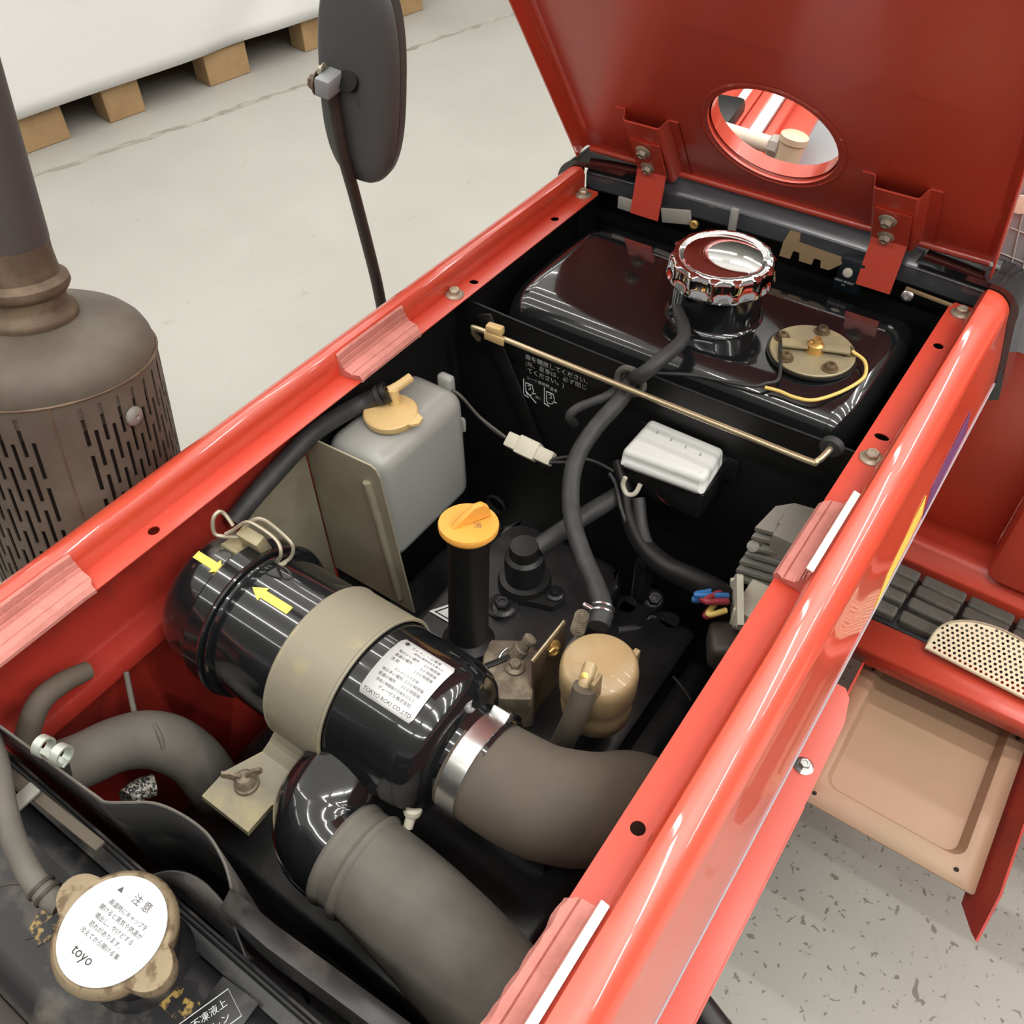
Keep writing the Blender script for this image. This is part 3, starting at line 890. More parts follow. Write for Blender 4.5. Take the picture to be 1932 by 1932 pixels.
# lumps deep on the right of the engine (injector lines, studs)
for (px, r, h) in (((0.0676, 0.5868, 0.6600), 0.010, 0.045), ((0.0669, 0.5559, 0.6400), 0.014, 0.02), ((0.1158, 0.5633, 0.6400), 0.013, 0.02)):
    lathe('stud', [(r, -0.06), (r, h - 0.004), (r * 0.8, h), (0, h)], px, (0, 0, 1), M['engine'], eng, 16)
for px in ((0.0820, 0.5912, 0.6400), (0.1073, 0.5659, 0.6450), (0.0982, 0.5553, 0.6500)):
    bolt(px, (0.3, -0.3, 1), M['engine'], eng, 0.008)
tube('fuel_line', [(0.0768, 0.5193, 0.6600), (0.0986, 0.5385, 0.6550), (0.1139, 0.5202, 0.6500), (0.1258, 0.5044, 0.6450), (0.1213, 0.4896, 0.6400)], 0.0045, M['rubber'], eng, 8)
tube('thin_cable', [(0.1524, 0.5022, 0.6600), (0.1663, 0.5012, 0.6500), (0.1761, 0.5002, 0.6400)], 0.0013, M['steel'], eng, 6)
box('head_side', (0.10, 0.42, 0.63), (0.10, 0.30, 0.06), M['engine'], eng, None, 0.012, 2)
# floor of the bay (frame pan) keeps the ground out of sight
pan = box('frame_pan', (0, 0.375, 0.345), (0.496, 1.25, 0.02), M['satin'])
tag(pan, 'black frame pan closing the bottom of the engine bay', 'pan')

# oil filler
of = thing('oil_filler', 'black oil filler tube with an orange yellow twist cap', 'oil filler', (-0.02, 0.40, 0.68))
oc = Vector((-0.0305, 0.416, 0.857)); ob_ = Vector((-0.0266, 0.3968, 0.7000))
ax = (oc - ob_).normalized()
Lf = (oc - ob_).length
lathe('tube', [(0.0265, -0.004), (0.0265, 0.006), (0.0225, 0.010), (0.020, 0.013), (0.0192, Lf - 0.020), (0.0215, Lf - 0.016), (0.0215, Lf - 0.004)], ob_, ax, M['satin'], of, 32)
bm = bmesh.new()
add_lathe(bm, [(0.023, -0.010), (0.0245, -0.006), (0.027, -0.005), (0.0275, -0.001), (0.0268, 0.001), (0.0, 0.0015)], oc, ax, 40)
ocap = finish('cap', bm, M['orange'], of)
# grip of the cap
gx = Vector((0.45, 0.89, 0)).normalized()
gm = frame(oc, gx, (0, 0, 1))
bm = bmesh.new()
add_plate(bm, [(-0.019, 0.0), (0.022, 0.0), (0.020, 0.012), (0.014, 0.0185), (0.006, 0.019), (-0.010, 0.008)], [], 0.006, gm @ Matrix.Translation((0, 0.0012, 0.003)))
g = finish('grip', bm, M['orange'], ocap)
bv = g.modifiers.new('round', 'BEVEL'); bv.width = 0.0018; bv.segments = 2
capu = Vector((0.80, 0.60, 0)); capv = Vector((-0.60, 0.80, 0))
lettering('embossed_text', [('ENGINE OIL', 0, -0.0175, 0.0042, 'CENTER'), ('油', 0.008, -0.007, 0.008, 'CENTER')], lambda x, y: oc + capu * x + capv * y + Vector((0, 0, 0.0019)), M['tan'], ocap)

# ================================================================= AIR CLEANER
AY, AZ, AR = 0.2635, 0.79, 0.068
ac = thing('air_cleaner', 'glossy black cylindrical air cleaner lying across the bay with yellow arrows', 'air cleaner', (-0.06, AY, AZ - AR))
A0 = (0, AY, AZ)
lathe('dust_cap', [(0.0, -0.2200), (0.040, -0.2190), (0.055, -0.2165), (0.0615, -0.2125), (0.0650, -0.2070), (0.0668, -0.200), (0.0672, -0.190), (0.0675, -0.172)], A0, (1, 0, 0), M['black_dusty'], ac, 56, 40)
lathe('clamp_ring', [(0.0675, -0.1740), (0.0715, -0.1735), (0.0735, -0.171), (0.0732, -0.1545), (0.0748, -0.1530), (0.0755, -0.151), (0.0745, -0.1492), (0.0705, -0.1485), (0.0700, -0.1462), (0.0728, -0.1455), (0.0730, -0.1435), (0.0712, -0.1422), (0.0675, -0.1420)], A0, (1, 0, 0), M['black'], ac, 64, 30)
lathe('body', [(0.0675, -0.146), (0.0675, 0.040), (0.0665, 0.052), (0.0635, 0.062), (0.058, 0.069), (0.050, 0.073), (0.046, 0.0735), (0.0425, 0.076), (0.0415, 0.080), (0.041, 0.105)], A0, (1, 0, 0), M['black'], ac, 64, 40)
# yellow arrows on the shell
def on_cyl(x, ang, r):
    return Vector((x, AY + r * math.cos(ang), AZ + r * math.sin(ang)))
def arrow(x0, x1, angc, r, name='arrow'):
    bm = bmesh.new()
    d = 1 if x1 > x0 else -1
    L_ = abs(x1 - x0)
    hw, sw = 0.0072, 0.0038
    def q(u, v):
        return on_cyl(x0 + d * u, angc + v / r, r)
    hl = 0.30 * L_
    strip = [(0, -sw), (0, sw)], [(L_ - hl, -sw), (L_ - hl, sw)]
    vs = [bm.verts.new(q(*p_)) for p_ in (strip[0] + strip[1])]
    bm.faces.new((vs[0], vs[1], vs[3], vs[2]))
    a1 = bm.verts.new(q(L_ - hl, -hw)); a2 = bm.verts.new(q(L_ - hl, hw)); a3 = bm.verts.new(q(L_, 0))
    bm.faces.new((a1, vs[2], vs[3], a2, a3))
    o = finish(name, bm, M['yellow'], ac, smooth=False)
    sd = o.modifiers.new('thick', 'SOLIDIFY'); sd.thickness = 0.0006; sd.offset = 0
    return o
arrow(-0.205, -0.171, math.radians(98), 0.0681)
arrow(-0.0935, -0.137, math.radians(96.5), 0.0681)
# paper label wrapped on the body
bm = bmesh.new()
lx0, lx1, la0, la1 = -0.0005, 0.0525, math.radians(67), math.radians(116.5)
nn = 14
cor = 0.0035
rows = []
for i in range(nn + 1):
    a_ = la0 + (la1 - la0) * i / nn
    ins = cor * 0.6 if i in (0, nn) else 0.0
    rows.append([bm.verts.new(on_cyl(x, a_, 0.06795)) for x in (lx0 + ins, lx0 + (lx1 - lx0) / 2, lx1 - ins)])
for i in range(nn):
    for k in range(2):
        bm.faces.new((rows[i][k], rows[i][k + 1], rows[i + 1][k + 1], rows[i + 1][k]))
lab = finish('label', bm, M['paper'], ac)
sd = lab.modifiers.new('thick', 'SOLIDIFY'); sd.thickness = 0.0004; sd.offset = 1
def lmap(x, y):   # x across the label, y down from its top edge
    return on_cyl(lx0 + x, la0 + (-y) / 0.068, 0.0685)
lw = lx1 - lx0
L_ = [('エレメントの清掃', lw * 0.50, -0.0062, 0.0036, 'CENTER'), ('(清掃は異物除去を兼ねる)', lw * 0.60, -0.0100, 0.0026, 'CENTER'), ('◆', 0.004, -0.0058, 0.005, 'LEFT')]
for k, (l1, l2) in enumerate((('埃の少い場所', '2 0 時間毎'), ('普通の場所', '5 0 時間毎'), ('洗 剤', '1 0 0 時間毎'))):
    L_.append((l1, 0.006, -0.0150 - k * 0.0046, 0.0034, 'LEFT'))
    L_.append((l2, lw - 0.006, -0.0150 - k * 0.0046, 0.0034, 'RIGHT'))
L_.append(('エレメントの交換', lw * 0.50, -0.0305, 0.0030, 'CENTER'))
for k, (l1, l2) in enumerate((('埃の多い場所', '2 0 0 時間毎'), ('普通の場所', '3 0 0 時間毎'))):
    L_.append((l1, 0.006, -0.0350 - k * 0.0046, 0.0034, 'LEFT'))
    L_.append((l2, lw - 0.006, -0.0350 - k * 0.0046, 0.0034, 'RIGHT'))
L_.append(('早目に時間毎の交換を行なう', lw * 0.5, -0.0442, 0.0029, 'CENTER'))
L_.append(('ディーゼル株式会社', lw * 0.55, -0.0490, 0.0036, 'CENTER'))
L_.append(('TOKYO ROKI CO.,LTD', lw * 0.5, -0.0556, 0.0046, 'CENTER'))
lettering('label_print', L_, lmap, M['ink'], lab)
# chip in the paint
# mounting strap
def strap_part():
    st = None
    bm = bmesh.new()
    r0, r1 = 0.0690, 0.0715
    x0, x1 = -0.0755, -0.0165
    n = 40
    a0, a1 = math.radians(8), math.radians(196)
    ri, ro = [], []
    for i in range(n + 1):
        a_ = a0 + (a1 - a0) * i / n
        ri.append([bm.verts.new(on_cyl(x, a_, r0)) for x in (x0, x1)])
        ro.append([bm.verts.new(on_cyl(x, a_, r1)) for x in (x0, x1)])
    for i in range(n):
        bm.faces.new((ro[i][0], ro[i][1], ro[i + 1][1], ro[i + 1][0]))
        bm.faces.new((ri[i][0], ri[i][1], ri[i + 1][1], ri[i + 1][0]))
        for k in (0, 1):
            bm.faces.new((ri[i][k], ro[i][k], ro[i + 1][k], ri[i + 1][k]))
    for i in (0, n):
        bm.faces.new((ri[i][0], ro[i][0], ro[i][1], ri[i][1]))
    # rolled edge beads
    for x in (x0, x1):
        add_tube(bm, [on_cyl(x, a0 + (a1 - a0) * i / 30, 0.0705) for i in range(31)], 0.0018, 6, 1, False)
    st = finish('mounting_strap', bm, M['zinc_band'], ac, angle=40)
    # foot: folds out to the front
    pts = [on_cyl(0, a1, 0.0703), Vector((0, 0.1885, 0.760)), Vector((0, 0.180, 0.753)), Vector((0, 0.150, 0.750)), Vector((0, 0.124, 0.7485))]
    bm = bmesh.new()
    prev = None
    for k, p_ in enumerate(pts):
        wl = (x0 + 0.0, x1 + 0.0) if k == 0 else ((-0.078, -0.020), (-0.080, -0.026), (-0.0945, -0.040), (-0.0945, -0.040))[k - 1]
        q = [bm.verts.new((wl[0], p_.y, p_.z)), bm.verts.new((wl[1], p_.y, p_.z)), bm.verts.new((wl[1], p_.y - 0.001, p_.z - 0.0055)), bm.verts.new((wl[0], p_.y - 0.001, p_.z - 0.0055))]
        if prev:
            for i in range(4):
                bm.faces.new((prev[i], prev[(i + 1) % 4], q[(i + 1) % 4], q[i]))
        else:
            bm.faces.new(q)
        prev = q
    bm.faces.new(prev)
    finish('strap_foot', bm, M['zinc_band'], st, smooth=False)
    c = Vector((-0.0703, 0.1524, 0.7560))
    bm = bmesh.new()
    add_lathe(bm, [(0.011, -0.006), (0.0105, -0.003), (0.009, -0.002), (0.0085, 0.004), (0.006, 0.007), (0.0, 0.008)], c, (0, 0, 1), 20)
    for s in (-1, 1):
        wm = frame(c + Vector((0, 0, 0.0)), Vector((s * 0.75, s * 0.66, 0.55)), (0, 0, 1))
        add_plate(bm, [(0.004, -0.004), (0.012, 0.001), (0.021, 0.003), (0.022, 0.008), (0.015, 0.010), (0.006, 0.007)], [], 0.003, wm @ Matrix.Translation((0, 0, 0.0015)))
    finish('wing_nut', bm, M['cast'], st)
strap_part()
# wire latch at the rear of the ring
def latch():
    lt = None
    bm = bmesh.new()
    add_tube(bm, [(-0.1444, 0.2793, 0.8520), (-0.1443, 0.2887, 0.8520), (-0.1353, 0.2907, 0.8680), (-0.1427, 0.2953, 0.8760), (-0.1608, 0.2949, 0.8820), (-0.1739, 0.2923, 0.8830), (-0.1862, 0.2849, 0.8720), (-0.1917, 0.2795, 0.8680)], 0.0017, 8, 5)
    add_tube(bm, [(-0.1396, 0.2904, 0.8520), (-0.1348, 0.2983, 0.8560), (-0.1334, 0.3028, 0.8680), (-0.1446, 0.3028, 0.8780), (-0.1594, 0.3010, 0.8860), (-0.1679, 0.2967, 0.8860), (-0.1753, 0.2902, 0.8780)], 0.0017, 8, 5)
    add_tube(bm, [(-0.1424, 0.2900, 0.8520), (-0.1380, 0.2901, 0.8520), (-0.1368, 0.2942, 0.8530)], 0.0017, 8, 4)
    add_tube(bm, [(-0.1899, 0.2884, 0.8720), (-0.1992, 0.2898, 0.8800), (-0.2021, 0.2864, 0.8840), (-0.2029, 0.2797, 0.8800), (-0.2012, 0.2753, 0.8680), (-0.1953, 0.2784, 0.8640), (-0.1803, 0.2849, 0.8660)], 0.0018, 8, 5)
    lt = finish('wire_latch', bm, M['bolt'], ac)
    bm = bmesh.new()
    add_box(bm, Vector((-0.1693, 0.2907, 0.8620)), (0.026, 0.012, 0.022), Matrix.Rotation(0.2, 3, 'X'), 0.002)
    add_box(bm, Vector((-0.1801, 0.2811, 0.8550)), (0.03, 0.016, 0.004), Matrix.Rotation(-0.25, 3, 'X'), 0.001)
    finish('latch_plate', bm, M['zinc'], lt)
latch()
# inlet elbow in front, below the body
EP = [(0.003, 0.238, 0.775), (-0.003, 0.203, 0.764), (-0.001, 0.175, 0.755), (0.012, 0.159, 0.749), (0.032, 0.156, 0.745), (0.05, 0.157, 0.742)]
ER = [0.034, 0.0375, 0.0405, 0.0405, 0.0395, 0.038]
el = tube('inlet_elbow', EP, ER, M['black'], ac, 32, 8)
# seam bead around the elbow's outer side
ES = smooth_path(EP, 6)
sp_ = []
for i_ in range(4, 27):
    tg = (ES[i_ + 1] - ES[i_ - 1]).normalized()
    rr_ = ER[i_ // 6] + (ER[i_ // 6 + 1] - ER[i_ // 6]) * (i_ % 6) / 6
    sp_.append(ES[i_] + Vector((tg.y, -tg.x, -0.25)).normalized() * (rr_ + 0.0004))
tube('elbow_seam', sp_, 0.0019, M['black'], el, 8, 1, False)
# outlet clamp and drain stub
tube('service_stub', [(0.0646, 0.1996, 0.7520), (0.0638, 0.2068, 0.7620)], 0.0042, M['ivory'], ac, 12, 1, False)
lathe('stub_head', [(0.0072, 0), (0.0078, 0.003), (0.0072, 0.007), (0.004, 0.009), (0, 0.0092)], (0.0633, 0.2081, 0.7620), (0.05, 0.25, 1), M['ivory'], ac, 20)

# intake hose with collar in the foreground
hk = thing('intake_hose', 'thick grey rubber hose in the foreground leaving the black elbow', 'hose', (0.1, 0.15, 0.7))
HK = [(0.033, 0.157, 0.743), (0.060, 0.1575, 0.742), (0.100, 0.155, 0.738), (0.145, 0.150, 0.731), (0.190, 0.143, 0.722), (0.200, 0.139, 0.700), (0.203, 0.134, 0.660)]
bm = bmesh.new()
add_tube(bm, HK, [0.0415, 0.0415, 0.0435, 0.045, 0.0455, 0.046, 0.046], 40, 10)
finish('hose_wall', bm, M['rubber_grey'], hk)
bm = bmesh.new()
d = (Vector(HK[1]) - Vector(HK[0])).normalized()
add_lathe(bm, [(0.038, -0.002), (0.0425, -0.001), (0.0438, 0.002), (0.0430, 0.0055), (0.0415, 0.0075), (0.0415, 0.016), (0.0432, 0.0185), (0.0448, 0.021), (0.0435, 0.0245), (0.0415, 0.026)], HK[0], d, 48)
finish('collar', bm, M['rubber_grey'], hk)

# outlet hose, brown, and its bright clamp
ho = thing('air_outlet_hose', 'thick brown rubber elbow hose from air cleaner to the right panel', 'hose', (0.15, 0.28, 0.7))
HO = [(0.079, 0.2600, 0.789), (0.098, 0.2600, 0.788), (0.120, 0.2615, 0.785), (0.145, 0.268, 0.776), (0.167, 0.283, 0.763), (0.183, 0.304, 0.745), (0.193, 0.330, 0.722), (0.200, 0.352, 0.69), (0.204, 0.366, 0.65)]
bm = bmesh.new()
add_tube(bm, HO, [0.0425, 0.0425, 0.0435, 0.0445, 0.045, 0.0445, 0.043, 0.041, 0.040], 40, 8)
finish('hose_wall', bm, M['rubber_dusty'], ho)
cl = lathe('hose_clamp', [(0.0430, -0.0085), (0.0446, -0.0085), (0.0448, 0.0), (0.0446, 0.0085), (0.0430, 0.0085)], (0.0915, 0.2600, 0.7885), (1, 0, -0.02), M['steel'], ho, 48)
box('worm_housing', (0.0928, 0.2910, 0.8220), (0.016, 0.010, 0.010), M['steel'], cl, Matrix.Rotation(0.5, 3, 'X'), 0.001)
tube('worm_screw', [(0.0901, 0.2913, 0.8230), (0.0985, 0.2952, 0.8200)], 0.0035, M['steel'], cl, 10, 1, False)

# ================================================================= COOLANT RESERVOIR
rs = thing('coolant_reservoir', 'grey translucent coolant bottle with a cream cap behind the olive plate', 'bottle', (-0.2, 0.51, 0.70))
box('bottle_body', (-0.2035, 0.5155, 0.755), (0.081, 0.145, 0.156), M['tank_grey'], rs, None, 0.021, 7)
box('lug', (-0.1913, 0.5873, 0.8300), (0.020, 0.012, 0.022), M['tank_grey'], rs, None, 0.005, 3)
box('side_lug', (-0.1729, 0.5850, 0.7811), (0.012, 0.006, 0.020), M['tank_grey'], rs, None, 0.003, 2)
kc = Vector((-0.1995, 0.5057, 0.8420))
lathe('neck', [(0.024, -0.012), (0.024, -0.002)], kc, (0, 0, 1), M['cream'], rs, 28)
rc = lathe('cap', [(0.0275, -0.006), (0.0285, -0.003), (0.0285, 0.001), (0.0270, 0.0025), (0.0245, 0.002), (0.0, 0.002)], kc, (0, 0, 1), M['cream'], rs, 40)
bm = bmesh.new()
add_plate(bm, [(0.017, -0.008), (0.030, -0.009), (0.036, -0.002), (0.034, 0.007), (0.020, 0.012)], [], 0.003, Matrix.Translation(kc + Vector((0, 0.004, 0.001))))
finish('tab', bm, M['cream'], rc)
s0 = Vector((-0.1994, 0.5134, 0.8620))
tube('riser', [kc + Vector((-0.004, 0.012, 0.0)), kc + Vector((-0.006, 0.014, 0.018))], 0.006, M['cream'], rc, 12, 1, False)
tube('spout', [(-0.2093, 0.5168, 0.8580), (-0.2044, 0.5274, 0.8600), (-0.2001, 0.5425, 0.8630)], 0.0052, M['cream'], rc, 12, 2)
oh = thing('overflow_hose', 'black rubber hose from the cream bottle cap along the left panel', 'hose', (-0.2410, 0.4414, 0.8420))
bm = bmesh.new()
add_tube(bm, [(-0.2133, 0.5119, 0.8560), (-0.2315, 0.4957, 0.8453), (-0.2345, 0.4597, 0.8496), (-0.2345, 0.4257, 0.8520), (-0.2345, 0.3830, 0.8439), (-0.2345, 0.3452, 0.8355), (-0.2345, 0.3148, 0.8256)], 0.0095, 14, 6)
finish('hose_wall', bm, M['rubber'], oh)
dd = (Vector((-0.2315, 0.4957, 0.8453)) - Vector((-0.2133, 0.5119, 0.8560))).normalized()
lathe('end_clip', [(0.0098, 0.002), (0.0112, 0.003), (0.0112, 0.006), (0.0098, 0.007)], (-0.2133, 0.5119, 0.8560), dd, M['rubber'], oh, 20)
lathe('end_ring', [(0.0085, -0.0065), (0.0115, -0.006), (0.0118, -0.001), (0.0098, 0.0)], (-0.2133, 0.5119, 0.8560), dd, M['satin'], oh, 20)

# heat shield plate between air cleaner and bottle
hs = thing('heat_shield', 'dull olive metal plate standing between air cleaner and coolant bottle', 'plate', (-0.19, 0.426, 0.65))
bm = bmesh.new()
add_plate(bm, [(-0.2475, 0.64), (-0.128, 0.64), (-0.1295, 0.652), (-0.146, 0.842), (-0.150, 0.850), (-0.156, 0.8525), (-0.244, 0.8475), (-0.2475, 0.844)], [], 0.002, frame((0, 0.426, 0), (1, 0, 0), (0, 0, 1)))
finish('sheet', bm, M['olive'], hs, smooth=False)
box('side_return', (-0.2475, 0.376, 0.71), (0.0016, 0.096, 0.22), M['olive'], hs, None, 0.0004)
tube('stiffening_rib', [(-0.163, 0.4245, 0.828), (-0.158, 0.4245, 0.79), (-0.149, 0.4245, 0.70), (-0.146, 0.4245, 0.655)], [0.0045, 0.0048, 0.0045, 0.0035], M['olive'], hs, 12, 6)

# ================================================================= FUSE BOX ON THE BULKHEAD
fb = thing('fuse_box', 'white plastic fuse box cover on the black bulkhead', 'fuse box', (0.057, 0.65, 0.75))
bm = bmesh.new()
A_ = [(0.012, 0.6145), (0.105, 0.6225), (0.101, 0.677), (0.012, 0.677)]
def ring_at(z, g):
    cx = sum(p_[0] for p_ in A_) / 4; cy = sum(p_[1] for p_ in A_) / 4
    return [(cx + (p_[0] - cx) * g, cy + (p_[1] - cy) * g, z) for p_ in A_]
lv = [ring_at(0.791, 1.0), ring_at(0.793, 1.0), ring_at(0.8155, 0.965)]
vv = [[bm.verts.new(p_) for p_ in l_] for l_ in lv]
for k in range(2):
    for i in range(4):
        bm.faces.new((vv[k][i], vv[k][(i + 1) % 4], vv[k + 1][(i + 1) % 4], vv[k + 1][i]))
bm.faces.new(vv[0]); bm.faces.new(vv[2])
o = finish('cover', bm, M['white'], fb)
bv = o.modifiers.new('round', 'BEVEL'); bv.width = 0.0055; bv.segments = 4; bv.use_clamp_overlap = False; bv.limit_method = 'ANGLE'; bv.angle_limit = math.radians(40)
fm = lambda x, y: Vector((0.030 + x * 0.96 - y * 0.1, 0.668 + y + x * 0.02, 0.8158))
lettering('amp_marks', [('5', 0.000, -0.012, 0.006, 'CENTER'), ('5', 0.018, -0.014, 0.006, 'CENTER'), ('5', 0.036, -0.016, 0.006, 'CENTER'), ('5', 0.054, -0.018, 0.006, 'CENTER')], fm, M['ink_grey'], o)
box('base', (0.060, 0.652, 0.772), (0.090, 0.054, 0.036), M['satin'], fb, None, 0.004)
bm = bmesh.new()
add_plate(bm, rrect(-0.02, -0.008, 0.10, 0.02, 0.005), [], 0.003, frame((0.018, 0.674, 0.785), (1, 0, 0), (0, 0, 1)))
finish('bracket', bm, M['satin'], fb)
bm = bmesh.new()
q = Vector((0.0280, 0.6128, 0.7720))
add_tube(bm, [q + Vector((-0.006, 0, 0.010)), q + Vector((-0.007, -0.002, 0)), q + Vector((0, -0.004, -0.008)), q + Vector((0.008, -0.002, -0.004)), q + Vector((0.010, 0.004, 0.006))], 0.0026, 8, 5)
finish('wire_hook', bm, M['ivory'], fb)
tube('red_lead', [(0.0537, 0.6271, 0.7650), (0.0683, 0.6275, 0.7570), (0.0827, 0.6339, 0.7550), (0.0928, 0.6440, 0.7570), (0.0947, 0.6500, 0.7650)], 0.0022, M['wred'], fb, 8)

# wiring: harness conduit, connector to the bottle, multi-plug
hn_ = thing('wiring_harness', 'dark wrapped wiring harness hanging below the fuse box', 'wiring', (0.0397, 0.5995, 0.7400))
tube('conduit', [(-0.0008, 0.6362, 0.7750), (0.0199, 0.6197, 0.7600), (0.0398, 0.5986, 0.7450), (0.0680, 0.5788, 0.7350), (0.0992, 0.5671, 0.7350), (0.1283, 0.5615, 0.7420), (0.1577, 0.5511, 0.7550), (0.1708, 0.5405, 0.7650)], [0.007, 0.008, 0.010, 0.011, 0.012, 0.012, 0.0125, 0.012], M['satin'], hn_, 14, 6)
tube('branch', [(0.0414, 0.6094, 0.7650), (0.0593, 0.5890, 0.7450), (0.0819, 0.5707, 0.7350)], 0.007, M['rubber'], hn_, 10, 6)
tube('thin_lead', [(-0.0007, 0.6199, 0.7700), (0.0117, 0.6130, 0.7650), (0.0298, 0.5945, 0.7550), (0.0491, 0.5839, 0.7350)], 0.0022, M['rubber'], hn_, 8, 6)
tube('thin_lead', [(-0.0622, 0.5957, 0.7760), (-0.0470, 0.6132, 0.7750), (-0.0231, 0.6238, 0.7730), (0.0018, 0.6270, 0.7680)], 0.0018, M['rubber'], hn_, 8, 6)
tube('thin_lead', [(-0.0610, 0.5938, 0.7750), (-0.0454, 0.6055, 0.7740), (-0.0340, 0.6197, 0.7720)], 0.0018, M['rubber'], hn_, 8, 6)
cn = thing('wire_connector', 'white two-part inline connector left of the main hose', 'connector', (-0.0901, 0.6000, 0.7738))
ca, cb = Vector((-0.1199, 0.6000, 0.7743)), Vector((-0.0602, 0.6000, 0.7736))
cx_ = (cb - ca).normalized()
cm = frame(ca, cx_, (0, 0.8, 0.6))
rot3 = cm.to_3x3()
LL = (cb - ca).length
for nm, u0, u1, wd in (('socket', 0.0, 0.40, 0.017), ('collar', 0.25, 0.68, 0.021), ('plug', 0.60, 1.0, 0.016)):
    box(nm, ca + cx_ * LL * (u0 + u1) / 2, (LL * (u1 - u0), wd, wd * 0.75), M['ivory'], cn, rot3, 0.0018)
bl = thing('bottle_wire', 'thin black and white wire pair from coolant bottle to connector', 'wire', (-0.1578, 0.5958, 0.8000))
for off in (0, 0.0028):
    tube('lead', [Vector((-0.1916, 0.5836, 0.8280)) + Vector((off, 0, 0)), Vector((-0.1756, 0.5876, 0.8200)) + Vector((off, 0, 0)), Vector((-0.1616, 0.6000, 0.7875)) + Vector((off, 0, 0.001)), Vector((-0.1365, 0.6000, 0.7763)) + Vector((off, 0, off)), ca], 0.0016, M['rubber'] if off == 0 else M['rubber_grey'], bl, 8, 6)
mp = thing('multi_plug', 'ivory multi-pin plug with red, blue and yellow wires by right flange', 'connector', (0.1872, 0.5327, 0.7650))
pm = frame((0.1835, 0.5392, 0.7650), (0.80, 0.55, -0.1), (-0.5, 0.8, 0.1))
pr3 = pm.to_3x3()
pc = Vector((0.1835, 0.5392, 0.7650))
bm = bmesh.new()
add_plate(bm, [(-0.019, -0.024), (-0.010, -0.026), (-0.006, -0.022), (0.010, -0.022), (0.012, -0.025), (0.020, -0.022), (0.020, 0.024), (0.012, 0.026), (0.008, 0.022), (-0.012, 0.022), (-0.014, 0.026), (-0.019, 0.024)], [], 0.006, frame(pc, (0.25, -0.45, 0.85), (-0.45, 0.72, 0.5)) )
finish('flange', bm, M['ivory'], mp, smooth=False)
box('housing', pc + Vector((0.028, 0.012, -0.012)), (0.05, 0.045, 0.034), M['ivory'], mp, None, 0.002)
box('housing_rib', pc + Vector((0.030, 0.012, 0.006)), (0.006, 0.042, 0.006), M['ivory'], mp, None, 0.001)
for k, (mm, dx, dz) in enumerate((('blue', -0.010, -0.004), ('wred', -0.004, 0.002), ('wred', 0.002, -0.006), ('ywire', 0.004, -0.002), ('blue', -0.008, 0.004), ('wred', 0.0, 0.006))):
    e0 = Vector((0.1676, 0.5435, 0.7620)) + Vector((dx * 0.5, 0, dz * 0.8))
    e1 = pc + Vector((-0.004 + dx * 0.4, -0.006 - dx, dz))
    md = (e0 + e1) / 2 + Vector((-0.010 + dx, -0.018 - k * 0.001, 0.004 + dz))
    tube('plug_wire', [e0, md, e1], 0.0030, M[mm], mp, 8, 8)
box('wire_boot', (0.1906, 0.5152, 0.7300), (0.030, 0.040, 0.034), M['stem'], mp, Matrix.Rotation(0.5, 3, 'Z'), 0.008, 3)
tube('lower_lead', [(0.1821, 0.5074, 0.7200), (0.1889, 0.5204, 0.7250), (0.1949, 0.5352, 0.7300)], 0.003, M['tan'], mp, 8, 4)

# finned regulator
rg = thing('regulator', 'grey finned aluminium regulator half hidden under the right flange', 'regulator', (0.2, 0.6, 0.76))
pts_top = [(0.1720, 0.590), (0.1765, 0.626), (0.190, 0.640), (0.232, 0.648), (0.236, 0.605), (0.205, 0.597)]
for k in range(7):
    z = 0.818 - k * 0.0085
    sh = -0.004 * k
    bm = bmesh.new()
    dz = 0.0 if k not in (2, 3) else 0.010
    add_plate(bm, [(x + (0.010 if (k == 2 and x < 0.18) else 0) - (0.002 if k > 3 else 0), y + (0.0 if y > 0.62 else sh)) for x, y in pts_top], [], 0.0042, Matrix.Translation((0, 0, z)))
    finish('fin', bm, M['alu'], rg, smooth=False)
box('core', (0.212, 0.612, 0.790), (0.045, 0.050, 0.064), M['alu'], rg, None, 0.002)
box('raised_pad', (0.205, 0.617, 0.8195), (0.034, 0.026, 0.004), M['alu'], rg, None, 0.001)
lathe('screw', [(0.006, -0.012), (0.006, 0.002), (0.003, 0.003), (0, 0.003)], (0.176, 0.586, 0.797), (0, -0.6, 0.8), M['alu'], rg, 14)

# main fuel hose from the tank neck
fh = thing('fuel_hose', 'long dark grey rubber hose from tank neck through grommet to filter', 'hose', (-0.0145, 0.68, 0.85))
tube('hose_wall', [(NC.x - 0.024, NC.y - 0.046, 0.893), (0.0173, 0.7237, 0.8920), (0.0129, 0.6824, 0.8860), (0.0014, 0.6673, 0.8720), (-0.0145, 0.680, 0.851), (-0.0131, 0.6537, 0.8420), (-0.0214, 0.6215, 0.8250), (-0.0230, 0.5891, 0.8080), (-0.0122, 0.5599, 0.7920), (0.0110, 0.5291, 0.7780), (0.0408, 0.5029, 0.7700), (0.0689, 0.4799, 0.7680), (0.0861, 0.4612, 0.7680), (0.0931, 0.4441, 0.7660)], [0.0068, 0.0072, 0.0078, 0.008, 0.0085, 0.0088, 0.0090, 0.0092, 0.0092, 0.0092, 0.0092, 0.0095, 0.0105, 0.0105], M['rubber'], fh, 16, 6)
bm = bmesh.new()
hc = Vector((0.0867, 0.4601, 0.7680)); hdv = (Vector((0.0931, 0.4441, 0.7660)) - hc).normalized()
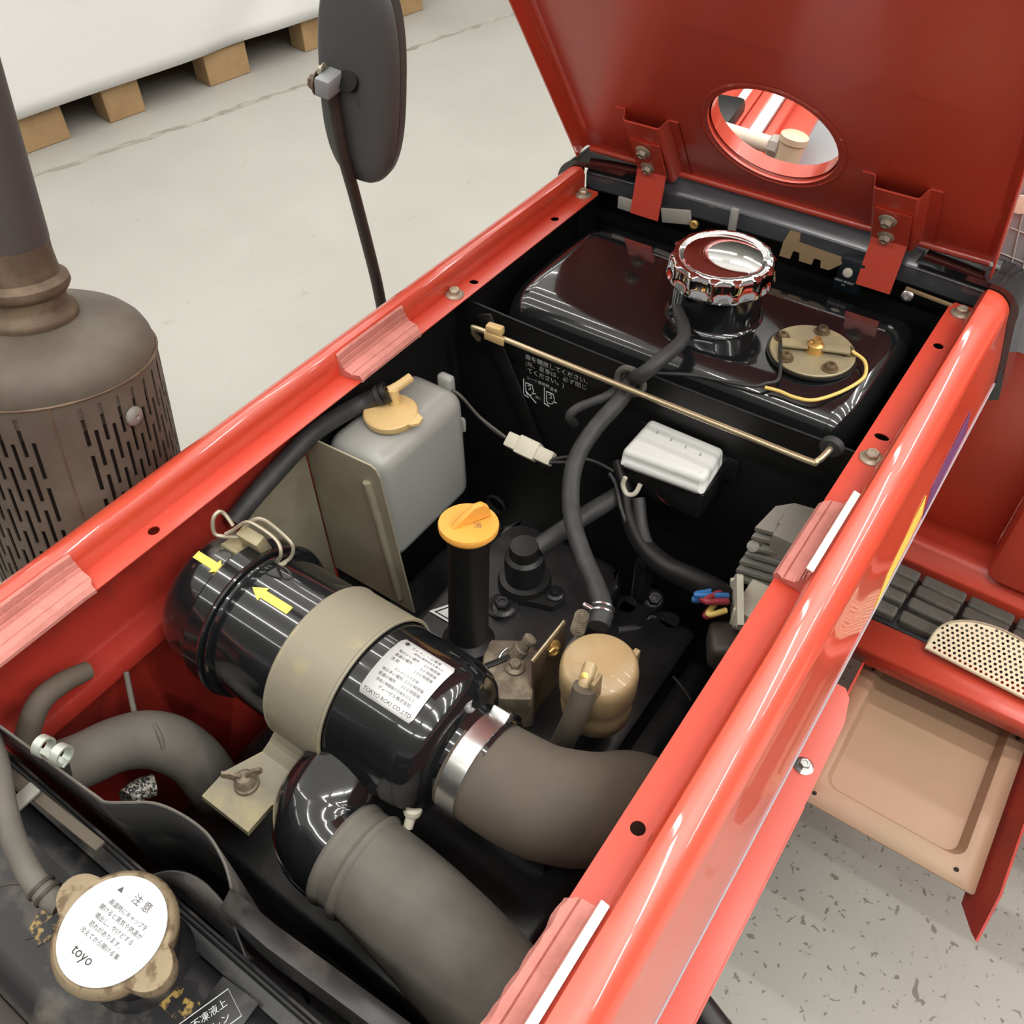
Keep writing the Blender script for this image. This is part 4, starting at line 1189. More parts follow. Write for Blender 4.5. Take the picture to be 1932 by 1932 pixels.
for k in (-0.002, 0.004):
    add_lathe(bm, [(0.0105, k - 0.0009), (0.0117, k - 0.0009), (0.0117, k + 0.0009), (0.0105, k + 0.0009), (0.0105, k - 0.0009)], hc, hdv, 24, cap=False)
add_box(bm, hc + Vector((-0.012, -0.006, 0.004)), (0.010, 0.004, 0.004), None, 0.0008)
finish('wire_clip', bm, M['steel'], fh)
bh2 = thing('side_hose', 'thin black hose leaving the grommet along the bulkhead', 'hose', (-0.02, 0.68, 0.85))
tube('hose_wall', [(-0.016, 0.682, 0.849), (-0.0266, 0.6550, 0.8420), (-0.0387, 0.6436, 0.8350), (-0.0513, 0.6328, 0.8280), (-0.0562, 0.6253, 0.8200), (-0.0535, 0.6324, 0.8050)], 0.0052, M['rubber'], bh2, 10, 6)
st = box('stay_bar', (0, 0, 0), (0.020, 0.004, 0.21), M['satin'], None, None, 0.001)
st.location = ((-0.1579, 0.6720, 0.7703)[0], 0.672, (-0.1579, 0.6720, 0.7703)[2]); st.rotation_euler = (0, math.radians(-24), 0)
tag(st, 'flat black stay bar slanting down the bulkhead below the prop rod', 'bar')

# fuel filter / sedimenter
ff = thing('fuel_filter', 'cream yellow cup shaped fuel filter beside the right flange', 'filter', (0.117, 0.405, 0.70))
FC = (0.1175, 0.4045, 0)
bm = bmesh.new()
add_lathe(bm, [(0.020, 0.690), (0.028, 0.694), (0.0325, 0.702), (0.0335, 0.716), (0.0330, 0.724), (0.0325, 0.730), (0.0340, 0.736), (0.0355, 0.742), (0.0357, 0.764), (0.0345, 0.772), (0.031, 0.7760), (0.0, 0.7765)], FC, (0, 0, 1), 44)
fbdy = finish('cup', bm, M['amber'], ff, angle=50)
q = Vector((0.1227, 0.3710, 0.7953))
tube('outlet_nipple', [q + Vector((-0.004, 0.014, 0.002)), q, q + Vector((0.001, -0.006, -0.008))], 0.0062, M['amber'], fbdy, 12, 3)
box('rib', Vector((0.1329, 0.3710, 0.7913)), (0.004, 0.014, 0.030), M['tan'], fbdy, None, 0.001)
box('side_tab', Vector((0.1297, 0.4499, 0.7350)), (0.006, 0.012, 0.022), M['amber'], fbdy, None, 0.001)
lathe('bleed_screw', [(0.0036, -0.004), (0.0036, 0.0008), (0.002, 0.0014)], (0.1214, 0.3710, 0.8007), (0, -0.5, 0.8), M['brass'], fbdy, 14)
fh2 = thing('filter_hose', 'short grey hose running down from the cream fuel filter', 'hose', (0.1067, 0.3808, 0.7000))
tube('hose_wall', [(0.1254, 0.3650, 0.7957), (0.1259, 0.3580, 0.7771), (0.1222, 0.3520, 0.7487), (0.1156, 0.3500, 0.7154), (0.1095, 0.3500, 0.6795)], 0.0105, M['rubber_dusty'], fh2, 14, 6)
# filter bracket, gold edge
bk = thing('filter_bracket', 'brown metal bracket plate holding the cream fuel filter', 'bracket', (0.07, 0.39, 0.65))
e0, e1 = Vector((0.0571, 0.4411, 0.7500)), Vector((0.0572, 0.3861, 0.7500))
bm = bmesh.new()
ux = (e1 - e0).normalized()
add_plate(bm, [(0, 0), ((e1 - e0).length, 0.0), ((e1 - e0).length + 0.004, -0.11), (0.0, -0.11)], [], 0.0025, frame(e0, ux, (0.0, 0, 1)))
finish('sheet', bm, M['bracket'], bk, smooth=False)
tube('bright_edge', [e0 + Vector((0, 0, 0.0006)), e1 + Vector((0, 0, 0.0006))], 0.0013, M['rod'], bk, 8, 1, False)
bolt(Vector((0.0593, 0.4160, 0.7380)), (0.75, -0.45, 0.2), M['brass'], bk, 0.006)
lathe('rivet', [(0.004, 0), (0.003, 0.002), (0, 0.0025)], (0.0568, 0.3929, 0.7280), (0.75, -0.45, 0.2), M['steel'], bk, 12)
# brown cast governor body
gv = thing('injection_pump', 'brown grimy cast injection pump between filler tube and filter bracket', 'pump', (0.04, 0.37, 0.62))
box('body', (0.0273, 0.3894, 0.6720), (0.052, 0.070, 0.075), M['cast'], gv, Matrix.Rotation(math.radians(32), 3, 'Z'), 0.006, 2)
box('top_flange', (0.0281, 0.3939, 0.7030), (0.050, 0.040, 0.012), M['cast'], gv, Matrix.Rotation(math.radians(32), 3, 'Z'), 0.003, 2)
lathe('union', [(0.008, 0), (0.008, 0.012), (0.006, 0.013), (0.0055, 0.022), (0.007, 0.023), (0.007, 0.027), (0, 0.028)], (0.0246, 0.4053, 0.7080), (0.35, 0.5, 0.8), M['cast'], gv, 10)
bolt((0.0332, 0.3931, 0.7120), (0, 0, 1), M['cast'], gv, 0.006)
tube('return_spring', [(0.0165, 0.3836, 0.7060), (0.0136, 0.3968, 0.7120), (0.0162, 0.4049, 0.7160)], 0.0014, M['steel'], gv, 8, 4)
box('lever', (0.0168, 0.3920, 0.7050), (0.006, 0.044, 0.014), M['satin'], gv, Matrix.Rotation(math.radians(-30), 3, 'Z'), 0.001)
bm = bmesh.new()
for k in range(9):
    t_ = k / 8
    c = Vector((0.0650, 0.4612, 0.7420)).lerp(Vector((0.0678, 0.4496, 0.7350)), t_)
    add_tube(bm, [c + Vector((0.007 * math.cos(a_), 0.007 * math.sin(a_) * 0.8, 0.002 * math.sin(a_))) for a_ in [2 * math.pi * i / 14 for i in range(14)]], 0.0009, 5, 1, False, closed=True)
finish('coil_spring', bm, M['cast'], gv)

# ================================================================= RADIATOR AND SHROUD
rd = thing('radiator', 'black dusty radiator top tank in the lower left corner', 'radiator', (0, 0.0, 0.6))
bm = bmesh.new()
add_plate(bm, rrect(-0.21, -0.055, 0.20, 0.036, 0.03), [], 0.06, Matrix.Translation((0, 0, 0.838)))
o = finish('top_tank', bm, M['radblack'], rd)
bv = o.modifiers.new('round', 'BEVEL'); bv.width = 0.018; bv.segments = 4; bv.use_clamp_overlap = False; bv.limit_method = 'ANGLE'; bv.angle_limit = math.radians(60)
box('core', (0, -0.01, 0.62), (0.42, 0.08, 0.32), M['satin'], rd, None, 0.002)
box('seam_flange', (-0.005, 0.042, 0.832), (0.42, 0.016, 0.003), M['radblack'], rd, None, 0.001)
tube('seam_cord', [(-0.21, 0.0455, 0.8355), (0.21, 0.0455, 0.8355)], 0.0022, M['satin'], rd, 8, 1, False)
box('front_frame', (0, -0.046, 0.806), (0.42, 0.010, 0.016), M['rust'], rd, None, 0.002)
box('front_rail', (0, -0.068, 0.792), (0.42, 0.022, 0.010), M['stem'], rd, None, 0.002)
RC = Vector((0.0125, 0.0105, 0.893))
lathe('filler_neck', [(0.034, -0.066), (0.031, -0.054), (0.026, -0.048), (0.026, -0.018), (0.029, -0.0135)], RC, (0, 0, 1), M['radblack'], rd, 32)
# embossed plate in front of the cap
lab2 = box('maker_plate', (0.0790, 0.0165, 0.8392), (0.030, 0.036, 0.0012), M['radblack'], rd, Matrix.Rotation(math.radians(4), 3, 'Z'), 0.0003)
pmx = lambda x, y: Vector((0.0790 + x, 0.0165 + y, 0.8400))
mu = Vector((0.05, 1, 0)).normalized()
pvm = lambda x, y: Vector((0.0700, 0.0000, 0.8400)) + Vector((0.30, 0.95, 0)).normalized() * x + Vector((-0.95, 0.30, 0)).normalized() * y
lettering('plate_print', [('不凍液上', 0.002, 0.000, 0.0058, 'LEFT'), ('クレン', 0.006, -0.0085, 0.0058, 'LEFT')], pvm, M['white_ink'], lab2)
bm = bmesh.new()
fr = [pvm(-0.004, 0.008), pvm(0.029, 0.008), pvm(0.029, -0.011), pvm(-0.004, -0.011)]
add_tube(bm, fr, 0.0004, 4, 1, False, closed=True)
finish('plate_border', bm, M['white_ink'], lab2, smooth=False)
# bare yellowish scuffs on the tank beside the cap
M['scuff'] = mat('brass_scuff', (0.016, 0.016, 0.017), 0.4, srgb=False, var=(0.36, 0.24, 0.07), vscale=120, vlow=0.5, vhigh=0.56)
for (px, sx, sy) in (((-0.0583, -0.0108, 0.8395), 0.012, 0.016), ((0.0469, 0.0082, 0.8395), 0.022, 0.014)):
    bm = bmesh.new()
    k = 14
    add_plate(bm, [(px[0] + sx * random.uniform(0.6, 1.1) * math.cos(2 * math.pi * i / k), px[1] + sy * random.uniform(0.6, 1.1) * math.sin(2 * math.pi * i / k)) for i in range(k)], [], 0.0006, Matrix.Translation((0, 0, 0.8386)))
    finish('scuffed_patch', bm, M['scuff'], rd, smooth=False)

# radiator cap
rcap = thing('radiator_pressure_lid', 'round tarnished radiator cap with a white caution label', 'radiator cap', RC + Vector((0, 0, -0.014)))
bm = bmesh.new()
NS2 = 96
def cap_r(a_, base):
    e = 0.0
    for c0_ in (math.radians(-2), math.radians(178)):
        dlt = (a_ - c0_ + math.pi) % (2 * math.pi) - math.pi
        e = max(e, 0.0125 * max(0.0, math.cos(min(abs(dlt) / 0.40, 1.0) * math.pi / 2)) ** 0.8)
    return base + e
prof = [(0.030, -0.012, 0), (0.0345, -0.012, 1), (0.0365, -0.009, 1), (0.0370, -0.004, 1), (0.0355, 0.0, 1), (0.0335, 0.0012, 0.3), (0.032, 0.0002, 0), (0.0, 0.0002, 0)]
rings = []
for r, h, k in prof[:-1]:
    rings.append([bm.verts.new(RC + Vector(((r + (cap_r(2 * math.pi * i / NS2, 0) * k)) * math.cos(2 * math.pi * i / NS2), (r + (cap_r(2 * math.pi * i / NS2, 0) * k)) * math.sin(2 * math.pi * i / NS2), h))) for i in range(NS2)])
for k in range(len(rings) - 1):
    for i in range(NS2):
        j = (i + 1) % NS2
        bm.faces.new((rings[k][i], rings[k][j], rings[k + 1][j], rings[k + 1][i]))
bm.faces.new(rings[0]); bm.faces.new(rings[-1])
finish('shell', bm, M['rust_cap'], rcap, angle=40)
cl_ = lathe('caution_label', [(0.0318, 0.0004), (0.0318, 0.0012), (0.031, 0.0016), (0.0, 0.0016)], RC, (0, 0, 1), M['paper'], rcap, 56)
lu = Vector((0.62, -0.0, 0)); 
cu_ = Vector((1, 0.05, 0)).normalized(); cv_ = Vector((-0.05, 1, 0)).normalized()
cmap = lambda x, y: RC + cu_ * x + cv_ * y + Vector((0, 0, 0.0019))
lettering('label_print', [('注 意', 0.004, 0.0175, 0.0065, 'CENTER'), ('▲', -0.0135, 0.0175, 0.0045, 'CENTER'), ('高温時にキャップを', 0.002, 0.0095, 0.0036, 'CENTER'), ('開けると蒸気や熱湯が', 0.001, 0.0045, 0.0036, 'CENTER'),
                          ('噴出し、やけどする', 0.001, -0.0005, 0.0036, 'CENTER'), ('恐れがあります。', 0.000, -0.0055, 0.0036, 'CENTER'), ('冷えてから開ける事', 0.000, -0.0105, 0.0036, 'CENTER')], cmap, M['ink_grey'], cl_)
lettering('maker_print', [('toyo', -0.003, -0.0215, 0.0085, 'CENTER')], cmap, M['ink'], cl_)

# overflow hose at the cap
rh = thing('cap_overflow_hose', 'grey rubber hose with wire clip joining the radiator cap neck', 'hose', (-0.04, 0.0, 0.86))
tube('hose_wall', [(-0.2238, 0.0581, 0.8600), (-0.1566, 0.0366, 0.8750), (-0.1193, 0.0205, 0.8820), (-0.0896, 0.0092, 0.8840), (-0.0638, 0.0020, 0.8800), (-0.0481, 0.0011, 0.8750), (-0.0395, 0.0025, 0.8720)], 0.0078, M['rubber_grey'], rh, 14, 6)
bm = bmesh.new()
q0 = Vector((-0.0550, 0.0014, 0.8770)); q1 = Vector((-0.0460, 0.0014, 0.8740)); qd = (q1 - q0).normalized()
for k in (0.0, 0.006):
    add_lathe(bm, [(0.0080, k - 0.0011), (0.0095, k - 0.0011), (0.0095, k + 0.0011), (0.0080, k + 0.0011), (0.0080, k - 0.0011)], q0, qd, 20, cap=False)
add_tube(bm, [q0 + Vector((-0.008, -0.004, 0.002)), q0 + Vector((-0.016, -0.010, 0.004)), q0 + Vector((-0.024, -0.020, 0.002)), q0 + Vector((-0.022, -0.028, 0.0))], 0.0011, 6, 5)
finish('wire_clip', bm, M['stem'], rh)

# fan shroud behind the radiator
sh = thing('fan_shroud', 'black curved fan shroud sheet behind the radiator cap', 'shroud', (0, 0.07, 0.6))
top = [Vector(p_) for p_ in ((-0.2143, 0.0528, 0.8790), (-0.1768, 0.0546, 0.8800), (-0.1177, 0.0574, 0.8820), (-0.0726, 0.0595, 0.8850), (-0.0616, 0.0604, 0.8870), (-0.0464, 0.0676, 0.8920), (-0.0291, 0.0767, 0.8960), (-0.0080, 0.0814, 0.8980), (0.0160, 0.0822, 0.8980), (0.0345, 0.0773, 0.8940), (0.0435, 0.0723, 0.8880), (0.0465, 0.0693, 0.8820))]
bm = bmesh.new()
def ribbon(bm, line, offs, t=0.0012):
    """sheet hanging from a top line through offset rows"""
    rows_ = []
    for off in offs:
        rows_.append([bm.verts.new(p_ + Vector(off)) for p_ in line])
    for a_ in range(len(rows_) - 1):
        for i in range(len(line) - 1):
            bm.faces.new((rows_[a_][i], rows_[a_][i + 1], rows_[a_ + 1][i + 1], rows_[a_ + 1][i]))
line = smooth_path(top, 4)
ribbon(bm, line, [(0, 0, 0), (0, 0.001, -0.05), (0, 0.002, -0.26)])
o = finish('outer_sheet', bm, M['shroud'], sh, angle=50)
sd = o.modifiers.new('thick', 'SOLIDIFY'); sd.thickness = 0.0016; sd.offset = 0
tube('top_edge', [p_ for p_ in line], 0.0010, M['rubber_grey'], o, 6, 1, False)
top2 = [Vector(p_) for p_ in ((0.0436, 0.0700, 0.8760), (0.0822, 0.0702, 0.8740), (0.1358, 0.0733, 0.8720), (0.1936, 0.0765, 0.8700))]
bm = bmesh.new()
ribbon(bm, top2, [(0, 0, 0), (0.004, -0.012, 0.0), (0.004, -0.0135, -0.03), (0.004, -0.0135, -0.034)])
o = finish('lower_sheet', bm, M['shroud'], sh, angle=40)
sd = o.modifiers.new('thick', 'SOLIDIFY'); sd.thickness = 0.0016; sd.offset = 0
bm = bmesh.new()
arc2 = [Vector(p_) for p_ in ((-0.0166, 0.0410, 0.8620), (-0.0013, 0.0558, 0.8680), (0.0161, 0.0628, 0.8680), (0.0353, 0.0627, 0.8660), (0.0490, 0.0600, 0.8620), (0.0580, 0.0550, 0.8560), (0.0704, 0.0482, 0.8460))]
l2 = smooth_path(arc2, 4)
ra = [bm.verts.new(p_) for p_ in l2]
rb_ = [bm.verts.new((p_.x, 0.0515, 0.8372)) for p_ in l2]
for i in range(len(l2) - 1):
    bm.faces.new((ra[i], ra[i + 1], rb_[i + 1], rb_[i]))
o = finish('inner_sheet', bm, M['shroud'], sh, angle=50)
sd = o.modifiers.new('thick', 'SOLIDIFY'); sd.thickness = 0.0016; sd.offset = 0
# stay strip and clip seen in front of the shroud
box('stay_strip', (-0.1070, 0.0396, 0.8550), (0.095, 0.008, 0.004), M['rubber_dusty'], sh, Matrix.Rotation(math.radians(2), 3, 'Z'), 0.001)
box('stay_tab', (-0.1302, 0.0326, 0.8600), (0.012, 0.020, 0.003), M['alu'], sh, None, 0.001)
sp = thing('spring_clip', 'pale zinc spring clip on the edge of the fan shroud', 'clip', (-0.1289, 0.0636, 0.8780))
bm = bmesh.new()
c = Vector((-0.1339, 0.0621, 0.8840)); c2 = Vector((-0.1178, 0.0653, 0.8840))
dd = (c2 - c).normalized()
for cc in (c, c2):
    add_lathe(bm, [(0.0062, -0.0035), (0.0078, -0.0035), (0.0078, 0.0035), (0.0062, 0.0035), (0.0062, -0.0035)], cc, dd, 20, cap=False)
add_box(bm, (c + c2) / 2 + Vector((0, -0.003, -0.006)), (0.026, 0.006, 0.002), Matrix.Rotation(0.2, 3, 'Z'), 0.0005)
finish('coil', bm, M['green_zinc'], sp)

# upper radiator hose
uh = thing('radiator_hose', 'dusty grey radiator hose bending below the air cleaner', 'hose', (-0.18, 0.12, 0.7))
tube('hose_wall', [(-0.1933, 0.0681, 0.7750), (-0.1907, 0.0877, 0.7650), (-0.1854, 0.1127, 0.7570), (-0.1751, 0.1319, 0.7480), (-0.1607, 0.1442, 0.7350), (-0.1473, 0.1509, 0.7100), (-0.1378, 0.1509, 0.6800), (-0.1393, 0.1518, 0.6500)], [0.023, 0.023, 0.0235, 0.025, 0.025, 0.024, 0.024, 0.024], M['rubber_grey'], uh, 28, 8)
tube('hose_ridge', [(-0.1833, 0.1413, 0.7650), (-0.1662, 0.1410, 0.7680), (-0.1549, 0.1373, 0.7650), (-0.1495, 0.1331, 0.7570)], 0.002, M['rubber_grey'], uh, 8, 5)
tube('support_wire', [(-0.2236, 0.1606, 0.7750), (-0.2097, 0.1501, 0.7650), (-0.1942, 0.1395, 0.7570)], 0.0026, M['rubber_grey'], uh, 8, 3)
lh = thing('side_drain_hose', 'blurred grey brown hose against the red inner side skin', 'hose', (-0.21, 0.08, 0.8))
tube('hose_wall', [(-0.2120, 0.0553, 0.7857), (-0.2140, 0.0697, 0.8092), (-0.2170, 0.0907, 0.8257), (-0.2200, 0.1116, 0.8230), (-0.2220, 0.1344, 0.8121)], [0.0095, 0.0095, 0.0095, 0.009, 0.008], M['rubber_dusty'], lh, 14, 6)
# braided sleeve glimpsed below
bs = tube('braided_sleeve', [(-0.1655, 0.0910, 0.7150), (-0.1662, 0.1029, 0.7120), (-0.1612, 0.1148, 0.7080)], 0.010, M['braid'], None, 14, 5)
tag(bs, 'short steel braided sleeve below the grey radiator hose', 'sleeve')

# ================================================================= EXHAUST SILENCER
mu_ = thing('exhaust_silencer', 'brown exhaust silencer with slotted heat shield left of tractor', 'silencer', (-0.5, 0.28, 0.6))
MU = Vector((-0.0492, 0.1674, 0.9847)).normalized()
MC = Vector((-0.42, 0.298, 0.9707))
RB = 0.0985
lathe('body', [(0.092, -0.36), (0.092, -0.040), (RB - 0.0012, -0.036), (RB - 0.0006, -0.012), (RB - 0.002, -0.004), (RB - 0.006, 0.004), (RB - 0.013, 0.011), (RB - 0.024, 0.0165), (RB - 0.040, 0.0205), (0.042, 0.023)], MC, MU, M['muffler'], mu_, 72, 40)
st_ = lathe('outlet_pipe', [(0.0405, 0.0215), (0.0415, 0.026), (0.0405, 0.030), (0.0365, 0.033), (0.0345, 0.037), (0.0345, 0.046), (0.0390, 0.049), (0.0412, 0.053), (0.0405, 0.058), (0.0345, 0.063), (0.0330, 0.080), (0.0328, 0.30)], MC, MU, M['rust'], mu_, 56, 40)
lathe('upper_pipe', [(0.0330, 0.090), (0.0335, 0.092), (0.0335, 0.50)], MC, MU, M['pipe'], mu_, 56)
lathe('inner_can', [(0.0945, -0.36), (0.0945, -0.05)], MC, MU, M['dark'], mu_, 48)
# slotted shield: upright ribs with staggered bridges, so the slots are real openings
bm = bmesh.new()
u_, v_, a_x = basis(MU)
R2, T2 = RB + 0.0005, 0.0014
def mp(ang, h, r=R2):
    return MC + MU * h + (u_ * math.cos(ang) + v_ * math.sin(ang)) * r
def patch(a0, a1, h0, h1, n=2):
    for r in (R2, R2 - T2):
        pr_ = None
        for i in range(n + 1):
            a_ = a0 + (a1 - a0) * i / n
            q = (bm.verts.new(mp(a_, h0, r)), bm.verts.new(mp(a_, h1, r)))
            if pr_:
                bm.faces.new((pr_[0], q[0], q[1], pr_[1]))
            pr_ = q
ncol = 74
pit = 2 * math.pi / ncol
sw_ = 0.42 * pit
top_h, bot_h = -0.0165, -0.36
# angle of the seam strip, facing the camera
ref = math.atan2((Vector((0.32, -0.30, 0)).normalized()).dot(v_), (Vector((0.32, -0.30, 0)).normalized()).dot(u_))
for k in range(ncol):
    a0 = ref + (k - 0.5) * pit
    solid = k in (1, 2, 3, 4) or k in (38, 39, 40, 41)
    if solid:
        patch(a0, a0 + pit, bot_h, top_h, 3)
        continue
    patch(a0, a0 + pit - sw_, bot_h, top_h, 2)
    h = top_h
    edge = top_h - 0.008
    step, sl = 0.047, 0.0375
    h0 = edge - (0.0 if k % 2 else 0.0235)
    patch(a0 + pit - sw_, a0 + pit, h0, top_h, 1)
    while h0 > bot_h + step:
        patch(a0 + pit - sw_, a0 + pit, h0 - step, h0 - sl, 1)
        h0 -= step
    patch(a0 + pit - sw_, a0 + pit, bot_h, max(h0 - sl, bot_h + 0.002), 1)
finish('heat_shield_sheet', bm, M['muffler'], mu_, angle=50)
tube('shield_seam', [mp(ref + 2.6 * pit, top_h, RB + 0.0005), mp(ref + 2.6 * pit, bot_h, RB + 0.0005)], 0.0010, M['rust'], mu_, 6, 1, False)
tube('shield_top_edge', [mp(2 * math.pi * i / 60, top_h, RB + 0.0006) for i in range(61)], 0.0013, M['rust'], mu_, 6, 1, False)
sa = ref + 10.6 * pit
for ang, hh in ((sa, -0.050), (ref - 6.0 * pit, -0.045)):
    q = mp(ang, hh, RB + 0.002); nq = (q - (MC + MU * hh)).normalized()
    lathe('shield_screw', [(0.0092, 0.0), (0.0088, 0.002), (0.006, 0.0042), (0.0025, 0.0046), (0.0015, 0.0030)], q, nq, M['alu'], mu_, 20)

# ================================================================= REAR VIEW MIRROR
mr = thing('rear_view_mirror', 'dark grey rear view mirror on a thin stem beyond the left panel', 'mirror', (-0.50, 0.83, 0.45))
mn_ = Vector((0.2, -0.98, 0)).normalized()
mx_ = Vector((0.98, 0.2, 0)).normalized()
mo = Vector((-0.4655, 0.798, 1.022))
mm_ = frame(mo, (0.98, 0.2, -0.16), (0.16, 0, 1))
ol = []
hw, hh_ = 0.0535, 0.129
for i in range(72):
    a_ = 2 * math.pi * i / 72
    e = 2.7
    cx, sy = math.cos(a_), math.sin(a_)
    ol.append((hw * math.copysign(abs(cx) ** (2 / e), cx), hh_ * math.copysign(abs(sy) ** (2 / e), sy)))
bm = bmesh.new()
rows_ = []
zl = mm_.to_3x3() @ Vector((0, 0, 1))
fs = 1 if zl.dot(mn_) > 0 else -1
for sc, d in ((1.0, -0.010), (1.0, 0.004), (0.975, 0.0085), (0.90, 0.0125), (0.75, 0.0150), (0.5, 0.0165), (0.2, 0.017)):
    rows_.append([bm.verts.new(mm_ @ Vector((x * sc, y * (1 - (1 - sc) * hw / hh_ * 1.0) if sc > 0.8 else y * sc, fs * d))) for x, y in ol])
for k in range(len(rows_) - 1):
    for i in range(72):
        j = (i + 1) % 72
        bm.faces.new((rows_[k][i], rows_[k][j], rows_[k + 1][j], rows_[k + 1][i]))
bm.faces.new(rows_[-1]); bm.faces.new(rows_[0])
shell = finish('housing', bm, M['mirror'], mr, angle=50)
bm = bmesh.new()
rr_ = []
for sc, d in ((1.012, -0.012), (1.016, -0.004), (1.010, 0.003), (0.99, -0.012)):
    rr_.append([bm.verts.new(mm_ @ Vector((x * sc, y * (1 + (sc - 1) * 0.5), fs * d))) for x, y in ol])
for k in range(4):
    for i in range(72):
        j = (i + 1) % 72
        bm.faces.new((rr_[k][i], rr_[k][j], rr_[(k + 1) % 4][j], rr_[(k + 1) % 4][i]))
finish('rubber_rim', bm, M['mirror_rim'], shell, angle=40)
bm = bmesh.new()
vs = [bm.verts.new(mm_ @ Vector((x * 0.985, y * 0.99, -fs * 0.0105))) for x, y in ol]
bm.faces.new(vs)
o = finish('glass', bm, M['chrome'], shell, smooth=False)
sd = o.modifiers.new('thick', 'SOLIDIFY'); sd.thickness = 0.001
B0 = Vector((-0.4888, 0.7750, 1.0254))
st0 = [Vector((-0.4904, 0.7720, 1.0169)), Vector((-0.4890, 0.7720, 0.9435)), Vector((-0.4917, 0.7850, 0.8665)), Vector((-0.4919, 0.8000, 0.7471)), Vector((-0.4936, 0.8120, 0.6296)), Vector((-0.47, 0.825, 0.50)), Vector((-0.40, 0.83, 0.44)), Vector((-0.28, 0.83, 0.43))]
tube('stem', st0, 0.0082, M['stem'], mr, 14, 6)
cb_ = box('clamp_block', (-0.4838, 0.7700, 1.0269), (0.020, 0.022, 0.052), M['grey_plastic'], mr, mm_.to_3x3(), 0.003)
tube('clamp_shaft', [Vector((-0.4654, 0.7750, 1.0291)), Vector((-0.4683, 0.7860, 1.0230))], 0.0125, M['satin'], cb_, 16, 1, False)
bolt(Vector((-0.5042, 0.7650, 1.0212)), (-1, -0.3, 0.1), M['rust'], cb_, 0.0085)
bolt(Vector((-0.4903, 0.7650, 1.0373)), (-1, -0.3, 0.1), M['bolt'], cb_, 0.006)
arc_ = [mm_ @ Vector((-0.012 + 0.020 * math.cos(t_), -0.03 + 0.030 * math.sin(t_), fs * 0.0168)) for t_ in [0.2 + 0.12 * i for i in range(8)]]
tube('housing_mark', arc_, 0.0010, M['mirror'], shell, 6, 1, False)

# ================================================================= PALLET WITH WHITE SHEET
pd = (Vector((-2.74, 2.80, 0)) - Vector((-2.92, 1.57, 0))).normalized()
pn = Vector((-pd.y, pd.x, 0))
po = Vector((-2.92, 1.57, 0))
def pal(u, w, z):
    return po + pd * u + pn * w + Vector((0, 0, z))
prm = Matrix(((pd.x, pn.x, 0), (pd.y, pn.y, 0), (0, 0, 1)))
plt = thing('wooden_pallet', 'wooden block pallet under the white sheet', 'pallet', pal(0.6, 0.4, 0))
def pbox(nm, u0, u1, w0, w1, z0, z1, par):
    return box(nm, pal((u0 + u1) / 2, (w0 + w1) / 2, (z0 + z1) / 2), (u1 - u0, w1 - w0, z1 - z0), M['wood'], par, prm, 0.003, 1)
for (u0, u1) in ((-0.06, 0.165), (0.325, 0.475), (0.765, 0.96), (1.24, 1.44), (1.75, 1.92)):
    pbox('block', u0, u1, 0.0, 0.10, 0.0, 0.122, plt)
    pbox('block', u0, u1, 0.45, 0.55, 0.0, 0.122, plt)
pbox('stringer_board', -0.06, 1.95, 0.0, 0.12, 0.122, 0.144, plt)
pbox('deck_board', -0.06, 1.95, 0.13, 0.8, 0.122, 0.144, plt)
pbox('bottom_board', -0.06, 1.95, 0.45, 0.55, -0.0, 0.018, plt)
# white sheet hanging over a load
bm = bmesh.new()
nu, nz = 60, 18
grid = []
for i in range(nu + 1):
    u = -0.9 + 2.9 * i / nu
    col_ = []
    for j in range(nz + 1):
        z = 0.130 + 0.80 * (j / nz)
        if u < 0:
            z0_ = 0.118
        w = -0.035 + 0.05 * (j / nz) + 0.012 * math.sin(u * 7 + 2.2 * j / nz) * (0.3 + j / nz) + 0.018 * math.exp(-((u - 0.9 - 1.1 * (j / nz)) / 0.14) ** 2)
        col_.append(bm.verts.new(pal(u, w, z)))
    for w2 in (0.3, 0.7):
        col_.append(bm.verts.new(pal(u, w2, 0.93 + 0.01 * math.sin(u * 5))))
    grid.append(col_)
for i in range(nu):
    for j in range(len(grid[0]) - 1):
        bm.faces.new((grid[i][j], grid[i + 1][j], grid[i + 1][j + 1], grid[i][j + 1]))
shd = finish('white_sheet', bm, M['sheet'], None, angle=80)
sd = shd.modifiers.new('thick', 'SOLIDIFY'); sd.thickness = 0.004
tag(shd, 'white sheet draped over the load on the wooden pallet', 'sheet')

# ================================================================= RIGHT HAND SIDE: LEDGE, STEP TRAY, TREAD, FOOTPLATE
lg = thing('side_ledge', 'narrow red ledge with one bolt below the right side panel', 'ledge', (0.3, 0.4, 0.58))
bm = bmesh.new()
add_plate(bm, [(0.262, -0.20), (0.3185, -0.20), (0.3165, 0.46), (0.3150, 0.590), (0.308, 0.622), (0.300, 0.632), (0.262, 0.632)], [], 0.003, Matrix.Translation((0, 0, 0.60)))
finish('sheet', bm, M['red_satin'], lg, smooth=False)
box('skirt', (0.3155, 0.15, 0.585), (0.003, 0.66, 0.03), M['red_satin'], lg, None, 0.0008)
bolt((0.2990, 0.520, 0.600), (0, 0, 1), M['steel'], lg, 0.0062)

tr = thing('step_tray', 'red step tray with a beige recessed floor right of the tractor', 'tray', (0.41, 0.74, 0.34))
bm = bmesh.new()
